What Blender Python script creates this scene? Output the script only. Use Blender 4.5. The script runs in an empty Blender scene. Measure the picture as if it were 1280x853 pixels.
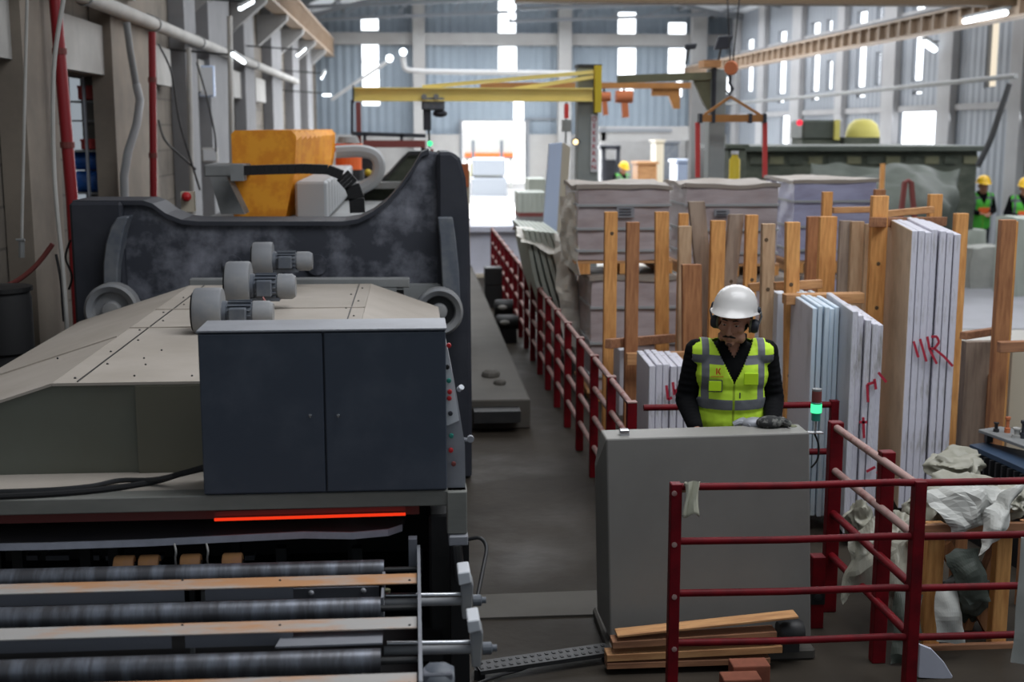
import bpy, bmesh, math, random
from mathutils import Vector, Matrix, noise as mnoise
random.seed(4)
S = bpy.context.scene
COL = S.collection
R = math.radians

# ---------------------------------------------------------------- camera
F, CX, CY, CAMZ = 1600.0, 640.0, 426.5, 2.6
VPX, VPY = 515.0, 160.0
PIT = math.atan((CY - VPY) / F)
YAW = math.atan((CX - VPX) * math.cos(PIT) / F)
cam_d = bpy.data.cameras.new('camera')
cam = bpy.data.objects.new('camera', cam_d); COL.objects.link(cam)
cam.location = (0, 0, CAMZ)
cam.rotation_euler = (math.pi / 2 - PIT, 0, -YAW)
cam_d.sensor_width = 36; cam_d.lens = 36 * F / 1280
cam_d.clip_end = 300; cam_d.clip_start = .05
cam_d.dof.use_dof = True; cam_d.dof.focus_distance = 6.2; cam_d.dof.aperture_fstop = 2.2
S.camera = cam
CM = cam.rotation_euler.to_matrix()

# ---------------------------------------------------------------- exposure, world, lights
S.view_settings.view_transform = 'Standard'; S.view_settings.look = 'None'
S.view_settings.exposure = 0.0; S.view_settings.gamma = 1; S.view_settings.use_curve_mapping = False
W = bpy.data.worlds.new('overcast daylight'); S.world = W; W.use_nodes = True
W.node_tree.nodes['Background'].inputs[0].default_value = (.80, .90, 1, 1)
W.node_tree.nodes['Background'].inputs[1].default_value = 0.34
def area(name, loc, sx, sy, power, color=(.93, .96, 1), rot=(0, 0, 0), spread=180):
    d = bpy.data.lights.new(name, 'AREA'); d.shape = 'RECTANGLE'; d.size = sx; d.size_y = sy
    d.energy = power; d.color = color; d.spread = R(spread)
    o = bpy.data.objects.new(name, d); COL.objects.link(o); o.location = loc; o.rotation_euler = rot
    return o
area('skylight_far', (4, 35, 6.0), 12, 16, 2150)
area('skylight_mid', (4, 18, 6.9), 10, 9, 960)
area('near_overhead_fill', (3.6, 5.4, 7.2), 7, 4, 500)  # added fill lamp overhead, brightens the fronts of stakes and marble
area('door_daylight', (2.6, 44.2, 1.9), 2.0, 3.4, 900, rot=(R(-90), 0, 0))
area('yard_daylight', (2.6, 51, 10), 8, 8, 4500)
area('side_windows_daylight', (10.5, 27, 4.2), 3, 18, 480, rot=(0, R(75), 0))

# ---------------------------------------------------------------- helpers
def ray(px, py):
    return CM @ Vector(((px - CX) / F, -(py - CY) / F, -1.0))
def at(px, py, Y):
    r = ray(px, py); t = Y / r.y
    return Vector((r.x * t, Y, CAMZ + r.z * t))
def atz(px, py, z):
    r = ray(px, py); t = (z - CAMZ) / r.z
    return Vector((r.x * t, r.y * t, z))
def atx(px, py, x):
    r = ray(px, py); t = x / r.x
    return Vector((x, r.y * t, CAMZ + r.z * t))
def Xp(px, Y, py=300): return at(px, py, Y).x
def Zp(py, Y, px=640): return at(px, py, Y).z

def lin(c):
    return tuple((v / 12.92 if v <= .04045 else ((v + .055) / 1.055) ** 2.4) for v in [x / 255 for x in c])
MATS = {}
def mat(name, col, rough=.6, metal=0.0, col2=None, scale=3.0, amt=.5, detail=6, bump=0.0, bscale=None,
        emit=None, estr=0, trans=0, alpha=1, stretch=(1, 1, 1), lo=.4, hi=.65, spec=.5):
    """Principled with a noise-mixed second colour; colours are sRGB 0-255."""
    m = bpy.data.materials.new(name); m.use_nodes = True
    nt = m.node_tree; N = nt.nodes; L = nt.links; p = N['Principled BSDF']
    c = (*lin(col), 1)
    p.inputs['Base Color'].default_value = c
    p.inputs['Roughness'].default_value = rough; p.inputs['Metallic'].default_value = metal
    p.inputs['Specular IOR Level'].default_value = spec
    if trans: p.inputs['Transmission Weight'].default_value = trans
    if alpha < 1: p.inputs['Alpha'].default_value = alpha
    if emit:
        p.inputs['Emission Color'].default_value = (*lin(emit), 1); p.inputs['Emission Strength'].default_value = estr
    if col2 or bump:
        tc = N.new('ShaderNodeTexCoord'); mp = N.new('ShaderNodeMapping'); mp.inputs['Scale'].default_value = stretch
        L.new(tc.outputs['Object'], mp.inputs[0])
    if col2:
        n = N.new('ShaderNodeTexNoise'); n.inputs['Scale'].default_value = scale; n.inputs['Detail'].default_value = detail
        n.inputs['Roughness'].default_value = .62
        L.new(mp.outputs[0], n.inputs[0])
        r = N.new('ShaderNodeValToRGB'); r.color_ramp.elements[0].position = lo; r.color_ramp.elements[1].position = hi
        r.color_ramp.elements[0].color = c
        c2 = lin(col2); r.color_ramp.elements[1].color = (*[c[i] * (1 - amt) + c2[i] * amt for i in range(3)], 1)
        L.new(n.outputs['Fac'], r.inputs[0]); L.new(r.outputs[0], p.inputs['Base Color'])
    if bump:
        nb = N.new('ShaderNodeTexNoise'); nb.inputs['Scale'].default_value = bscale or scale * 4; nb.inputs['Detail'].default_value = 5
        L.new(mp.outputs[0], nb.inputs[0])
        b = N.new('ShaderNodeBump'); b.inputs['Strength'].default_value = bump; b.inputs['Distance'].default_value = .01
        L.new(nb.outputs['Fac'], b.inputs['Height']); L.new(b.outputs[0], p.inputs['Normal'])
    MATS[name] = m
    return m
def glow(name, col, strength):
    m = bpy.data.materials.new(name); m.use_nodes = True; nt = m.node_tree; nt.nodes.clear()
    e = nt.nodes.new('ShaderNodeEmission'); o = nt.nodes.new('ShaderNodeOutputMaterial')
    e.inputs[0].default_value = (*lin(col), 1); e.inputs[1].default_value = strength
    nt.links.new(e.outputs[0], o.inputs[0]); return m
def stripes(m, axis, period, col, duty=.5, mixc=1.0, bump=True, dist=.02):
    """adds a periodic corrugation bump along an axis of object space"""
    nt = m.node_tree; N = nt.nodes; L = nt.links; p = N['Principled BSDF']
    tc = N.new('ShaderNodeTexCoord'); sp = N.new('ShaderNodeSeparateXYZ'); L.new(tc.outputs['Object'], sp.inputs[0])
    mul = N.new('ShaderNodeMath'); mul.operation = 'MULTIPLY'; mul.inputs[1].default_value = 2 * math.pi / period
    L.new(sp.outputs[axis], mul.inputs[0])
    sn = N.new('ShaderNodeMath'); sn.operation = 'SINE'; L.new(mul.outputs[0], sn.inputs[0])
    b = N.new('ShaderNodeBump'); b.inputs['Strength'].default_value = 1; b.inputs['Distance'].default_value = dist
    L.new(sn.outputs[0], b.inputs['Height']); L.new(b.outputs[0], p.inputs['Normal'])
    return m

def tag(o, label=None, cat=None, group=None, kind=None):
    if label: o['label'] = label
    if cat: o['category'] = cat
    if group: o['group'] = group
    if kind: o['kind'] = kind
    return o
ORG = {}
def thing(name, loc, label, cat, group=None, rz=0):
    o = bpy.data.objects.new(name, None); COL.objects.link(o); o.location = loc; o.rotation_euler = (0, 0, rz)
    o.empty_display_size = .1
    ORG[o.name] = Vector(loc)
    return tag(o, label, cat, group)
def dup(o, loc=None, rz=None, parent=None, **kw):
    c = o.copy(); COL.objects.link(c)
    if parent is not None: c.parent = parent
    if loc is not None: c.location = loc
    if rz is not None: c.rotation_euler = (0, 0, rz)
    tag(c, **kw)
    for ch in list(o.children): dup(ch, parent=c)
    return c

class MB:
    def __init__(s): s.bm = bmesh.new()
    def verts(s, pts): return [s.bm.verts.new(p) for p in pts]
    def face(s, pts):
        return s.bm.faces.new(s.verts(pts))
    def box(s, x0, x1, y0, y1, z0, z1):
        return s.hexa([(x0, y0, z0), (x1, y0, z0), (x1, y1, z0), (x0, y1, z0), (x0, y0, z1), (x1, y0, z1), (x1, y1, z1), (x0, y1, z1)])
    def hexa(s, p):
        v = s.verts(p)
        for f in ((0, 3, 2, 1), (4, 5, 6, 7), (0, 1, 5, 4), (1, 2, 6, 5), (2, 3, 7, 6), (3, 0, 4, 7)):
            s.bm.faces.new([v[i] for i in f])
        return s
    def pbox(s, x0, y0, x1, y1, Y, dep):
        """box whose front face fills these picture bounds at distance Y, 'dep' deep"""
        a = at(x0, (y0 + y1) / 2, Y).x; b = at(x1, (y0 + y1) / 2, Y).x
        t = at((x0 + x1) / 2, y0, Y).z; l = at((x0 + x1) / 2, y1, Y).z
        return s.box(a, b, Y, Y + dep, l, t)
    def prism(s, pts, off):
        """polygon pts (3D) extruded by vector off"""
        off = Vector(off); a = s.verts(pts); b = s.verts([Vector(p) + off for p in pts]); n = len(a)
        s.bm.faces.new(a); s.bm.faces.new(b[::-1])
        for i in range(n): s.bm.faces.new([a[i], b[i], b[(i + 1) % n], a[(i + 1) % n]])
        return s
    def bar(s, p0, p1, w, h, up=(0, 0, 1)):
        p0 = Vector(p0); p1 = Vector(p1); d = (p1 - p0).normalized(); u = Vector(up)
        if abs(d.dot(u)) > .95: u = Vector((0, 1, 0))
        r = d.cross(u).normalized(); u = r.cross(d)
        q = []
        for p in (p0, p1):
            q += [p - r * w / 2 - u * h / 2, p + r * w / 2 - u * h / 2, p + r * w / 2 + u * h / 2, p - r * w / 2 + u * h / 2]
        return s.hexa(q)
    def tube(s, pts, r, n=10, caps=True):
        pts = [Vector(p) for p in pts]; rings = []; prev = None
        rs = r if isinstance(r, (list, tuple)) else [r] * len(pts)
        for i, p in enumerate(pts):
            d = (pts[min(i + 1, len(pts) - 1)] - pts[max(i - 1, 0)]).normalized()
            if prev is None:
                u = d.orthogonal().normalized()
            else:
                u = (prev - d * prev.dot(d)).normalized()
            prev = u; v = d.cross(u)
            rings.append(s.verts([p + (u * math.cos(2 * math.pi * k / n) + v * math.sin(2 * math.pi * k / n)) * rs[i] for k in range(n)]))
        for a, b in zip(rings, rings[1:]):
            for k in range(n): s.bm.faces.new([a[k], a[(k + 1) % n], b[(k + 1) % n], b[k]])
        if caps:
            s.bm.faces.new(rings[0][::-1]); s.bm.faces.new(rings[-1])
        return s
    def lathe(s, prof, org, axis, n=28):
        """prof: list of (radius, along)"""
        axis = Vector(axis).normalized(); u = axis.orthogonal().normalized(); v = axis.cross(u); org = Vector(org)
        rings = []
        for r, a in prof:
            c = org + axis * a
            if r < 1e-5: rings.append(s.verts([c]))
            else: rings.append(s.verts([c + (u * math.cos(2 * math.pi * k / n) + v * math.sin(2 * math.pi * k / n)) * r for k in range(n)]))
        for a, b in zip(rings, rings[1:]):
            for k in range(n):
                k2 = (k + 1) % n
                q = [a[k % len(a)], a[k2 % len(a)], b[k2 % len(b)], b[k % len(b)]]
                q2 = []
                for w in q:
                    if w not in q2: q2.append(w)
                if len(q2) > 2: s.bm.faces.new(q2)
        return s
    def ball(s, c, r, seg=16, rot=None):
        r = r if isinstance(r, (list, tuple)) else (r, r, r)
        M = Matrix.Translation(Vector(c)) @ (rot.to_4x4() if rot is not None else Matrix()) @ Matrix.Diagonal((*r, 1))
        nv = max(6, seg // 2); rings = []
        for i in range(nv + 1):
            ph = math.pi * i / nv; sz, cz = math.sin(ph), math.cos(ph)
            if i in (0, nv): rings.append([s.bm.verts.new(M @ Vector((0, 0, cz)))])
            else: rings.append([s.bm.verts.new(M @ Vector((math.cos(2 * math.pi * k / seg) * sz, math.sin(2 * math.pi * k / seg) * sz, cz))) for k in range(seg)])
        nf = s.bm.faces.new
        for a, b in zip(rings, rings[1:]):
            for k in range(seg):
                k2 = (k + 1) % seg
                if len(a) == 1: nf((a[0], b[k], b[k2]))
                elif len(b) == 1: nf((a[k], b[0], a[k2]))
                else: nf((a[k], b[k], b[k2], a[k2]))
        return s
    def build(s, name, m=None, parent=None, bevel=0, smooth=False, local=False, subs=0, recalc=True, segs=1):
        if recalc: bmesh.ops.recalc_face_normals(s.bm, faces=s.bm.faces[:])
        if parent is not None and not local:
            r = parent
            while r.parent: r = r.parent
            bmesh.ops.translate(s.bm, vec=-ORG.get(r.name, r.location.copy()), verts=s.bm.verts[:])
        elif parent is None and not local and s.bm.verts:
            # own origin at the thing's base centre
            xs = [v.co for v in s.bm.verts]
            c = Vector(((min(v.x for v in xs) + max(v.x for v in xs)) / 2, (min(v.y for v in xs) + max(v.y for v in xs)) / 2, min(v.z for v in xs)))
            bmesh.ops.translate(s.bm, vec=-c, verts=s.bm.verts[:])
        me = bpy.data.meshes.new(name); s.bm.to_mesh(me); s.bm.free()
        o = bpy.data.objects.new(name, me); COL.objects.link(o)
        if parent is not None: o.parent = parent
        elif not local: o.location = c; ORG[o.name] = c
        for mm in (m if isinstance(m, list) else [m]):
            if mm: me.materials.append(mm)
        if smooth:
            me.shade_smooth()
            try: me.set_sharp_from_angle(angle=R(40))
            except Exception: pass
        if bevel:
            b = o.modifiers.new('bevel', 'BEVEL'); b.width = bevel; b.segments = segs; b.limit_method = 'ANGLE'; b.angle_limit = R(40)
        if subs:
            q = o.modifiers.new('sub', 'SUBSURF'); q.levels = subs; q.render_levels = subs
        return o
def struct(name, mb, m, **k):
    return tag(mb.build(name, m, None, **k), kind='structure')

# ---------------------------------------------------------------- materials
M = {}
def dm(k, *a, **kw): M[k] = mat(k, *a, **kw)
dm('floor_concrete', (64, 58, 51), .5, spec=.07, col2=(42, 38, 33), scale=.9, amt=.8, bump=.25, bscale=14, lo=.35, hi=.7)
dm('floor_sheet_grey', (168, 168, 174), .6, col2=(146, 146, 150), scale=1)
dm('floor_hall', (196, 192, 184), .35, col2=(172, 168, 160), scale=.6)
dm('block_wall', (128, 120, 110), .9, col2=(96, 90, 84), scale=1.6, amt=.8, bump=.4, bscale=12)
dm('pier', (132, 122, 110), .9, col2=(106, 98, 90), scale=1.2, amt=.8, bump=.3)
dm('pier_grey', (126, 126, 128), .85, col2=(102, 102, 106), scale=1)
dm('pale_panel', (176, 174, 170), .8, col2=(150, 148, 144), scale=1.3, amt=.7)
dm('far_concrete', (160, 160, 160), .85, col2=(140, 138, 136), scale=.5, amt=.8)
dm('cladding', (132, 144, 155), .6, col2=(118, 130, 142), scale=.4, amt=.7); stripes(M['cladding'], 0, .28, None, dist=.012)
dm('cladding_side', (138, 144, 152), .6, col2=(120, 126, 134), scale=.4, amt=.7); stripes(M['cladding_side'], 1, .28, None, dist=.012)
dm('roof_sheet', (222, 226, 232), .45, col2=(180, 186, 194), scale=.5, amt=.8); stripes(M['roof_sheet'], 1, .35, None, dist=.02)
dm('truss', (118, 122, 128), .6)
dm('pillar', (164, 164, 166), .8, col2=(140, 140, 142), scale=.8)
M['window_glow'] = glow('daylight_pane', (246, 250, 255), 3.2)
M['window_warm'] = glow('yellowed_daylight_pane', (252, 238, 214), 1.0)
M['lamp_glow'] = glow('lamp_tube', (240, 248, 255), 5)
M['green_glow'] = glow('green_lamp', (70, 240, 150), 1.7)
M['amber_glow'] = glow('amber_lamp', (255, 226, 170), 2.5)
M['heat_glow'] = glow('red_hot_line', (255, 60, 28), .9)
M['red_glow'] = glow('red_lamp', (255, 60, 80), 1.3)
dm('hood_dusty', (182, 173, 163), .75, col2=(158, 148, 136), scale=1.4, amt=.85, bump=.1, bscale=20, lo=.35, hi=.75)
dm('hood_front', (104, 108, 98), .5, col2=(94, 92, 78), scale=.7, amt=.8)
dm('beam_grey', (132, 132, 126), .6, col2=(84, 84, 80), scale=2.5, amt=.7, stretch=(.3, 1, 1))
dm('cabinet_blue', (58, 66, 79), .42, col2=(92, 97, 108), scale=3.0, amt=.75, lo=.46, hi=.85)
dm('cast_black', (38, 41, 50), .6, col2=(52, 54, 62), scale=2.5, amt=.8, bump=.15)
dm('cast_dust', (50, 53, 62), .7, col2=(162, 164, 176), scale=2.6, amt=.85, detail=10, lo=.46, hi=.76, bump=.2)
dm('steel_dark', (42, 43, 45), .5, .3, col2=(66, 64, 62), scale=4)
dm('black', (15, 15, 17), .55)
dm('black_rubber', (24, 24, 26), .75)
dm('blower_grey', (126, 128, 132), .6, col2=(150, 148, 144), scale=5, amt=.7)
dm('motor_grey', (84, 90, 100), .5, col2=(120, 122, 124), scale=8, amt=.6)
dm('roller_steel', (84, 84, 88), .42, .55, col2=(140, 146, 158), scale=3.2, amt=.8, stretch=(6, 1, 1), detail=8, lo=.42, hi=.7, bump=.1)
dm('channel_top', (176, 172, 168), .7, col2=(196, 142, 96), scale=1.7, amt=.95, stretch=(1, 3, 3), lo=.44, hi=.6)
dm('channel_face', (106, 108, 116), .6, col2=(88, 90, 96), scale=3)
dm('plate_grey', (150, 152, 158), .5, .2, col2=(122, 122, 128), scale=4)
dm('orange_wheel', (236, 172, 112), .6, col2=(220, 160, 124), scale=20, amt=.7)
dm('slab_top', (62, 60, 64), .35, col2=(78, 74, 74), scale=3)
dm('slab_edge', (176, 178, 190), .7, col2=(150, 150, 160), scale=12)
dm('pink_paint', (186, 52, 92), .7)
dm('red_graffiti', (176, 40, 62), .7)
dm('orange_bellows', (244, 164, 42), .55, col2=(228, 140, 30), scale=5, amt=.9, lo=.45, hi=.55)
dm('bellows_white', (164, 166, 168), .6)
dm('machine_grey', (134, 136, 136), .6, col2=(108, 108, 106), scale=3)
dm('red_rail', (116, 12, 24), .5, spec=.2, col2=(82, 12, 20), scale=9, amt=.9, bump=.1, lo=.4, hi=.7)
dm('red_rail_dust', (164, 132, 126), .7, col2=(130, 60, 60), scale=12, amt=.8, lo=.5, hi=.7)
dm('red_pipe', (142, 26, 34), .5)
dm('yellow_crane', (232, 212, 128), .5, col2=(222, 200, 108), scale=2)
dm('yellow_dark', (190, 166, 30), .5)
dm('orange_crane', (172, 118, 60), .6, col2=(140, 92, 48), scale=4)
dm('olive', (112, 112, 86), .6, col2=(84, 84, 66), scale=4)
dm('column_grey', (142, 148, 146), .6, col2=(122, 128, 126), scale=2)
dm('rust_red', (118, 58, 54), .7)
dm('ribbed_brown', (156, 136, 116), .6, col2=(128, 108, 90), scale=3)
dm('wood_orange', (230, 170, 102), .7, col2=(176, 112, 58), scale=5, amt=.85, stretch=(7, 7, .7), detail=7, lo=.38, hi=.7)
dm('wood_brown', (176, 122, 80), .7, col2=(132, 82, 52), scale=5, amt=.85, stretch=(7, 7, .7), detail=7)
dm('wood_pale', (196, 166, 134), .75, col2=(166, 132, 100), scale=5, amt=.85, stretch=(7, 7, .7), detail=7)
dm('wood_grey', (160, 142, 126), .8, col2=(128, 110, 98), scale=4, amt=.85, stretch=(7, 7, .7))
dm('wood_flat', (204, 154, 104), .7, col2=(164, 112, 72), scale=5, amt=.85, stretch=(.8, 7, 7), detail=7)
dm('wood_flat_dark', (172, 122, 88), .75, col2=(130, 88, 64), scale=5, amt=.85, stretch=(.8, 7, 7))
dm('board_tan', (198, 172, 142), .85, col2=(166, 142, 116), scale=3, amt=.8)
dm('marble_white', (212, 214, 222), .5, col2=(170, 172, 178), scale=3.5, amt=.7, stretch=(1, 1, .5), lo=.5, hi=.7, bump=.15)
dm('marble_edge', (214, 212, 222), .7, col2=(128, 122, 104), scale=5, amt=.75, stretch=(3, 3, .6), detail=8, lo=.54, hi=.7, bump=.5, bscale=40)
dm('marble_blue', (206, 222, 236), .6, col2=(226, 226, 226), scale=4, amt=.8, stretch=(3, 3, .5))
dm('slab_green', (178, 184, 174), .6, col2=(148, 154, 144), scale=3, stretch=(3, 3, .4))
dm('console_grey', (140, 137, 132), .55, col2=(126, 123, 119), scale=1.2, amt=.8)
dm('console_side', (186, 188, 186), .5)
dm('plastic_sheet', (166, 163, 148), .45, col2=(138, 135, 120), scale=3, amt=.6, trans=.15, bump=.3, bscale=16)
dm('plastic_bright', (226, 222, 212), .4, col2=(196, 192, 182), scale=4)
dm('plastic_white', (184, 184, 178), .4, col2=(158, 158, 152), scale=4)
dm('film_wrap', (186, 174, 176), .2, col2=(160, 146, 146), scale=1.6, amt=.8, stretch=(1, 1, 4), detail=4, bump=.7, bscale=3)
dm('film_blue', (176, 176, 204), .2, col2=(152, 148, 172), scale=1.6, amt=.8, stretch=(1, 1, 4), detail=4, bump=.7, bscale=3)
dm('film_top', (158, 148, 138), .5, spec=.2, col2=(150, 140, 132), scale=5, bump=1, bscale=9)
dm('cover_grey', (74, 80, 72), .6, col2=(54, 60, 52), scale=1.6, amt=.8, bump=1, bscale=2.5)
dm('moss_dark', (62, 68, 58), .85, col2=(92, 96, 84), scale=2.5, amt=.8, stretch=(1, 1, 2))
dm('skin', (182, 132, 106), .55, col2=(170, 112, 90), scale=18, amt=.6)
dm('jacket_black', (9, 9, 12), .9, spec=.2)
dm('trousers', (34, 38, 50), .85)
dm('helmet_white', (206, 203, 200), .25)
dm('helmet_yellow', (240, 190, 30), .4)
dm('hair_black', (20, 15, 12), .8)
dm('stubble', (92, 66, 56), .85, col2=(150, 108, 88), scale=90, amt=.6)
dm('eye_white', (200, 196, 190), .3)
dm('pocket_lime', (196, 236, 30), .7, emit=(196, 240, 20), estr=0)
dm('girder_brown', (92, 74, 54), .7)
dm('vest_grey', (118, 120, 124), .5)
dm('vest_trim', (74, 86, 60), .7)
dm('logo_red', (208, 74, 30), .7)
dm('white_cloth', (206, 204, 184), .9, col2=(184, 180, 156), scale=9)
dm('glove_dark', (44, 44, 44), .9, col2=(120, 118, 114), scale=30, amt=.8, lo=.5, hi=.6)
dm('table_blue', (52, 72, 96), .5, col2=(40, 54, 72), scale=3)
dm('blue_barrel', (44, 98, 176), .4)
dm('red_box', (200, 60, 56), .5)
dm('brick_red', (140, 82, 62), .9, col2=(110, 62, 46), scale=12)
dm('white_paint', (206, 208, 212), .5)
dm('white_panel', (206, 208, 222), .55, col2=(170, 172, 182), scale=1)
dm('pale_blue', (196, 212, 240), .4)
dm('green_lime', (120, 220, 60), .7)
dm('orange_vest', (240, 110, 50), .7)
dm('cream', (196, 186, 166), .6)
dm('rust_patch', (190, 110, 70), .8)
dm('step_concrete', (84, 80, 74), .8, col2=(64, 60, 54), scale=1.4, bump=.3)
dm('yellow_tarp', (196, 186, 96), .6)
dm('teal_button', (40, 130, 116), .4)
dm('red_button', (190, 34, 40), .4)
dm('chrome', (190, 192, 196), .25, .9)
# ================================================================ SETTING
LX, RX, FY = -3.25, 11.0, 45.0
fl = MB(); fl.box(-9, 18, -14, 44.9, -.2, 0)
flo = struct('floor', fl, M['floor_concrete'])
# wet sheen on the aisle floor: smoother in patches
_m = M['floor_concrete']; _nt = _m.node_tree
_tc = _nt.nodes.new('ShaderNodeTexCoord'); _n = _nt.nodes.new('ShaderNodeTexNoise'); _n.inputs['Scale'].default_value = 1.1; _n.inputs['Detail'].default_value = 4
_r = _nt.nodes.new('ShaderNodeMapRange'); _r.inputs[1].default_value = .5; _r.inputs[2].default_value = .66; _r.inputs[3].default_value = .6; _r.inputs[4].default_value = .42
_nt.links.new(_tc.outputs['Object'], _n.inputs[0]); _nt.links.new(_n.outputs['Fac'], _r.inputs[0]); _nt.links.new(_r.outputs[0], _nt.nodes['Principled BSDF'].inputs['Roughness'])
f2 = MB(); f2.box(5.2, 10.9, 8.5, 44, .0, .012); f2.box(-1, 5.2, 24, 44.9, 0, .012)  # second box: glare from the door put into the pale floor colour
tag(f2.build('floor_right', M['floor_hall']), kind='structure')

def wall_holes(mb, axis, c, th, a0, a1, z0, z1, holes):
    """vertical wall in slabs around rectangular holes. axis 'x': wall at x=c spanning y; 'y': wall at y=c spanning x"""
    cuts = sorted({a0, a1, *[h[0] for h in holes], *[h[1] for h in holes]})
    for s, e in zip(cuts, cuts[1:]):
        hs = sorted([(h[2], h[3]) for h in holes if h[0] < e - 1e-6 and h[1] > s + 1e-6]); z = z0
        for b, t in hs + [(z1, z1)]:
            if b > z + 1e-4:
                if axis == 'x': mb.box(min(c, c + th), max(c, c + th), s, e, z, b)
                else: mb.box(s, e, min(c, c + th), max(c, c + th), z, b)
            z = max(z, t)
# ---- far wall with its daylight strips and the yard door
farw = []
for (x0, y0, x1, y1) in [(450, 19, 474, 39), (451, 54, 475, 111), (452, 125, 476, 133), (622, -3, 646, 43), (622, 57, 647, 91),
                         (772, 14, 796, 45), (772, 59, 796, 96), (774, 110, 793, 119), (835, 27, 859, 46), (835, 59, 858, 93), (845, 100, 854, 122), (641, 126, 656, 152)]:
    a = at(x0, y0, FY); b = at(x1, y1, FY); farw.append((a.x, b.x, b.z, a.z))
da = at(578, 150, FY); db = at(657, 266, FY); door = (da.x, db.x, 0, da.z)
mb = MB(); wall_holes(mb, 'y', FY, .3, LX, RX, 0, 9, farw + [door]); struct('wall_back', mb, M['cladding'])
nwin = 0
def window(verts_box, frame_box, m):
    global nwin; nwin += 1
    o = tag(verts_box.build('window_%d' % nwin, m), kind='structure')
    return o
for i, (a, b, c, d) in enumerate(farw):
    mb = MB(); mb.box(a, b, FY + .12, FY + .16, c, d); w = window(mb, None, M['window_glow'])
    fr = MB()
    for (p, q, r_, s_) in ((a, a + .03, c, d), (b - .03, b, c, d), (a, b, c, c + .03), (a, b, d - .03, d)): fr.box(p, q, FY + .04, FY + .12, r_, s_)
    if d - c > 1.3: fr.box(a, b, FY + .06, FY + .12, (c * .42 + d * .58), (c * .42 + d * .58) + .04)
    fr.build('window_frame', M['truss'], w)
# concrete bands and columns of the far wall
mb = MB(); mb.box(LX, RX, FY - .25, FY - .01, Zp(57, FY), Zp(42, FY)); struct('trim_1', mb, M['far_concrete'])
mb = MB(); wall_holes(mb, 'y', FY - .2, .19, LX, RX, 0, Zp(168, FY), [(door[0], door[1], 0, 3)]); struct('trim_2', mb, M['far_concrete'])
k = 3
for x0, x1 in ((519, 534), (697, 713), (860, 878)):
    mb = MB(); mb.box(Xp(x0, FY - .6), Xp(x1, FY - .6), FY - .6, FY - .25, 0, 9); struct('trim_%d' % k, mb, M['far_concrete']); k += 1
for yy in (150, 190):
    mb = MB(); mb.box(Xp(657, FY), Xp(697, FY), FY - .08, FY - .01, Zp(yy, FY), Zp(yy - 2, FY)); struct('trim_%d' % k, mb, M['truss']); k += 1
# door opening: frame, mullion, bright yard beyond
mb = MB(); a, b, _, t = door
mb.box(a - .1, a, FY - .25, FY + .3, 0, t); mb.box(a, b, FY + .0, FY + .2, t - .05, t); mb.box(b, b + .1, FY - .25, FY + .3, 0, t)
struct('door_1', mb, M['truss'])
mb = MB(); mb.box(-12, 25, 62, 62.2, -1, 12); tag(mb.build('bright_overcast_yard', glow('yard_daylight', (255, 255, 255), 2.2)), kind='structure')
mb = MB(); mb.box(-4, 12, FY + .3, 62, -.25, -.01); struct('ground_yard', mb, M['far_concrete'])
# shed standing in the yard behind the doorway
mb = MB(); mb.box(Xp(581, 56), Xp(642, 56), 56, 57, Zp(199, 56), Zp(161, 56)); mb.box(Xp(583, 56), Xp(586, 56), 56, 56.2, 0, Zp(199, 56)); mb.box(Xp(637, 56), Xp(640, 56), 56, 56.2, 0, Zp(199, 56))
shed = thing('yard_shed', (Xp(611, 56), 56, 0), 'pale hazy shed with an orange stripe standing in the yard beyond the bright doorway', 'shed')
mb.build('wall', M['plastic_white'], shed)
mb = MB(); mb.box(Xp(581, 55.9), Xp(642, 55.9), 55.9, 55.99, Zp(196, 56), Zp(191, 56)); mb.build('stripe', M['orange_vest'], shed)
# forklift with a white block load outside the doorway
fy = 50; fk2 = thing('forklift', (Xp(612, fy), fy, 0), 'forklift carrying dazzling white blocks in the bright doorway', 'forklift')
MB().box(Xp(590, fy), Xp(634, fy), fy, fy + 1.2, Zp(247, fy), Zp(222, fy)).build('load_block', M['white_paint'], fk2, bevel=.05)
MB().box(Xp(592, fy), Xp(632, fy), fy, fy + 1.2, Zp(220, fy), Zp(198, fy)).build('load_block', M['white_paint'], fk2, bevel=.05)
MB().box(Xp(592, fy), Xp(630, fy), fy + 1.3, fy + 3.0, .3, Zp(205, fy)).build('body', M['yellow_tarp'], fk2, bevel=.08)
for xx in (592, 628): MB().box(Xp(xx, fy), Xp(xx + 4, fy), fy + 1.3, fy + 1.4, .1, Zp(176, fy)).build('mast', M['truss'], fk2)
for xx in (593, 625): MB().lathe([(0, 0), (.3, 0), (.3, .2), (0, .2)], (Xp(xx, fy), fy + 1.6, .3), (1, 0, 0), 18).build('wheel', M['black'], fk2)
# ---- right wall
rw = []
warm = []
for (x0, x1, y0, y1) in [(933, 942, 48, 66), (933, 941, 75, 115), (905, 912, 95, 118), (973, 983, 38, 57), (972, 982, 68, 118), (972, 980, 123, 129), (1014, 1025, 27, 48), (1014, 1024, 60, 115),
                         (1033, 1040, 24, 44), (1033, 1040, 75, 113), (1071, 1084, 13, 35), (1070, 1082, 48, 110), (1096, 1102, 8, 30), (1094, 1100, 65, 107),
                         (1141, 1156, 3, 20), (1140, 1154, 33, 102), (1140, 1152, 113, 119), (1232, 1247, 24, 110), (975, 988, 143, 181), (1122, 1171, 138, 184), (1014, 1023, 120, 126), (1070, 1081, 117, 123)]:
    a = atx(x0, (y0 + y1) / 2, RX); b = atx(x1, (y0 + y1) / 2, RX)
    zt = atx((x0 + x1) / 2, y0, RX).z; zb = atx((x0 + x1) / 2, y1, RX).z
    rw.append((b.y, a.y, zb, zt))
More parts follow.
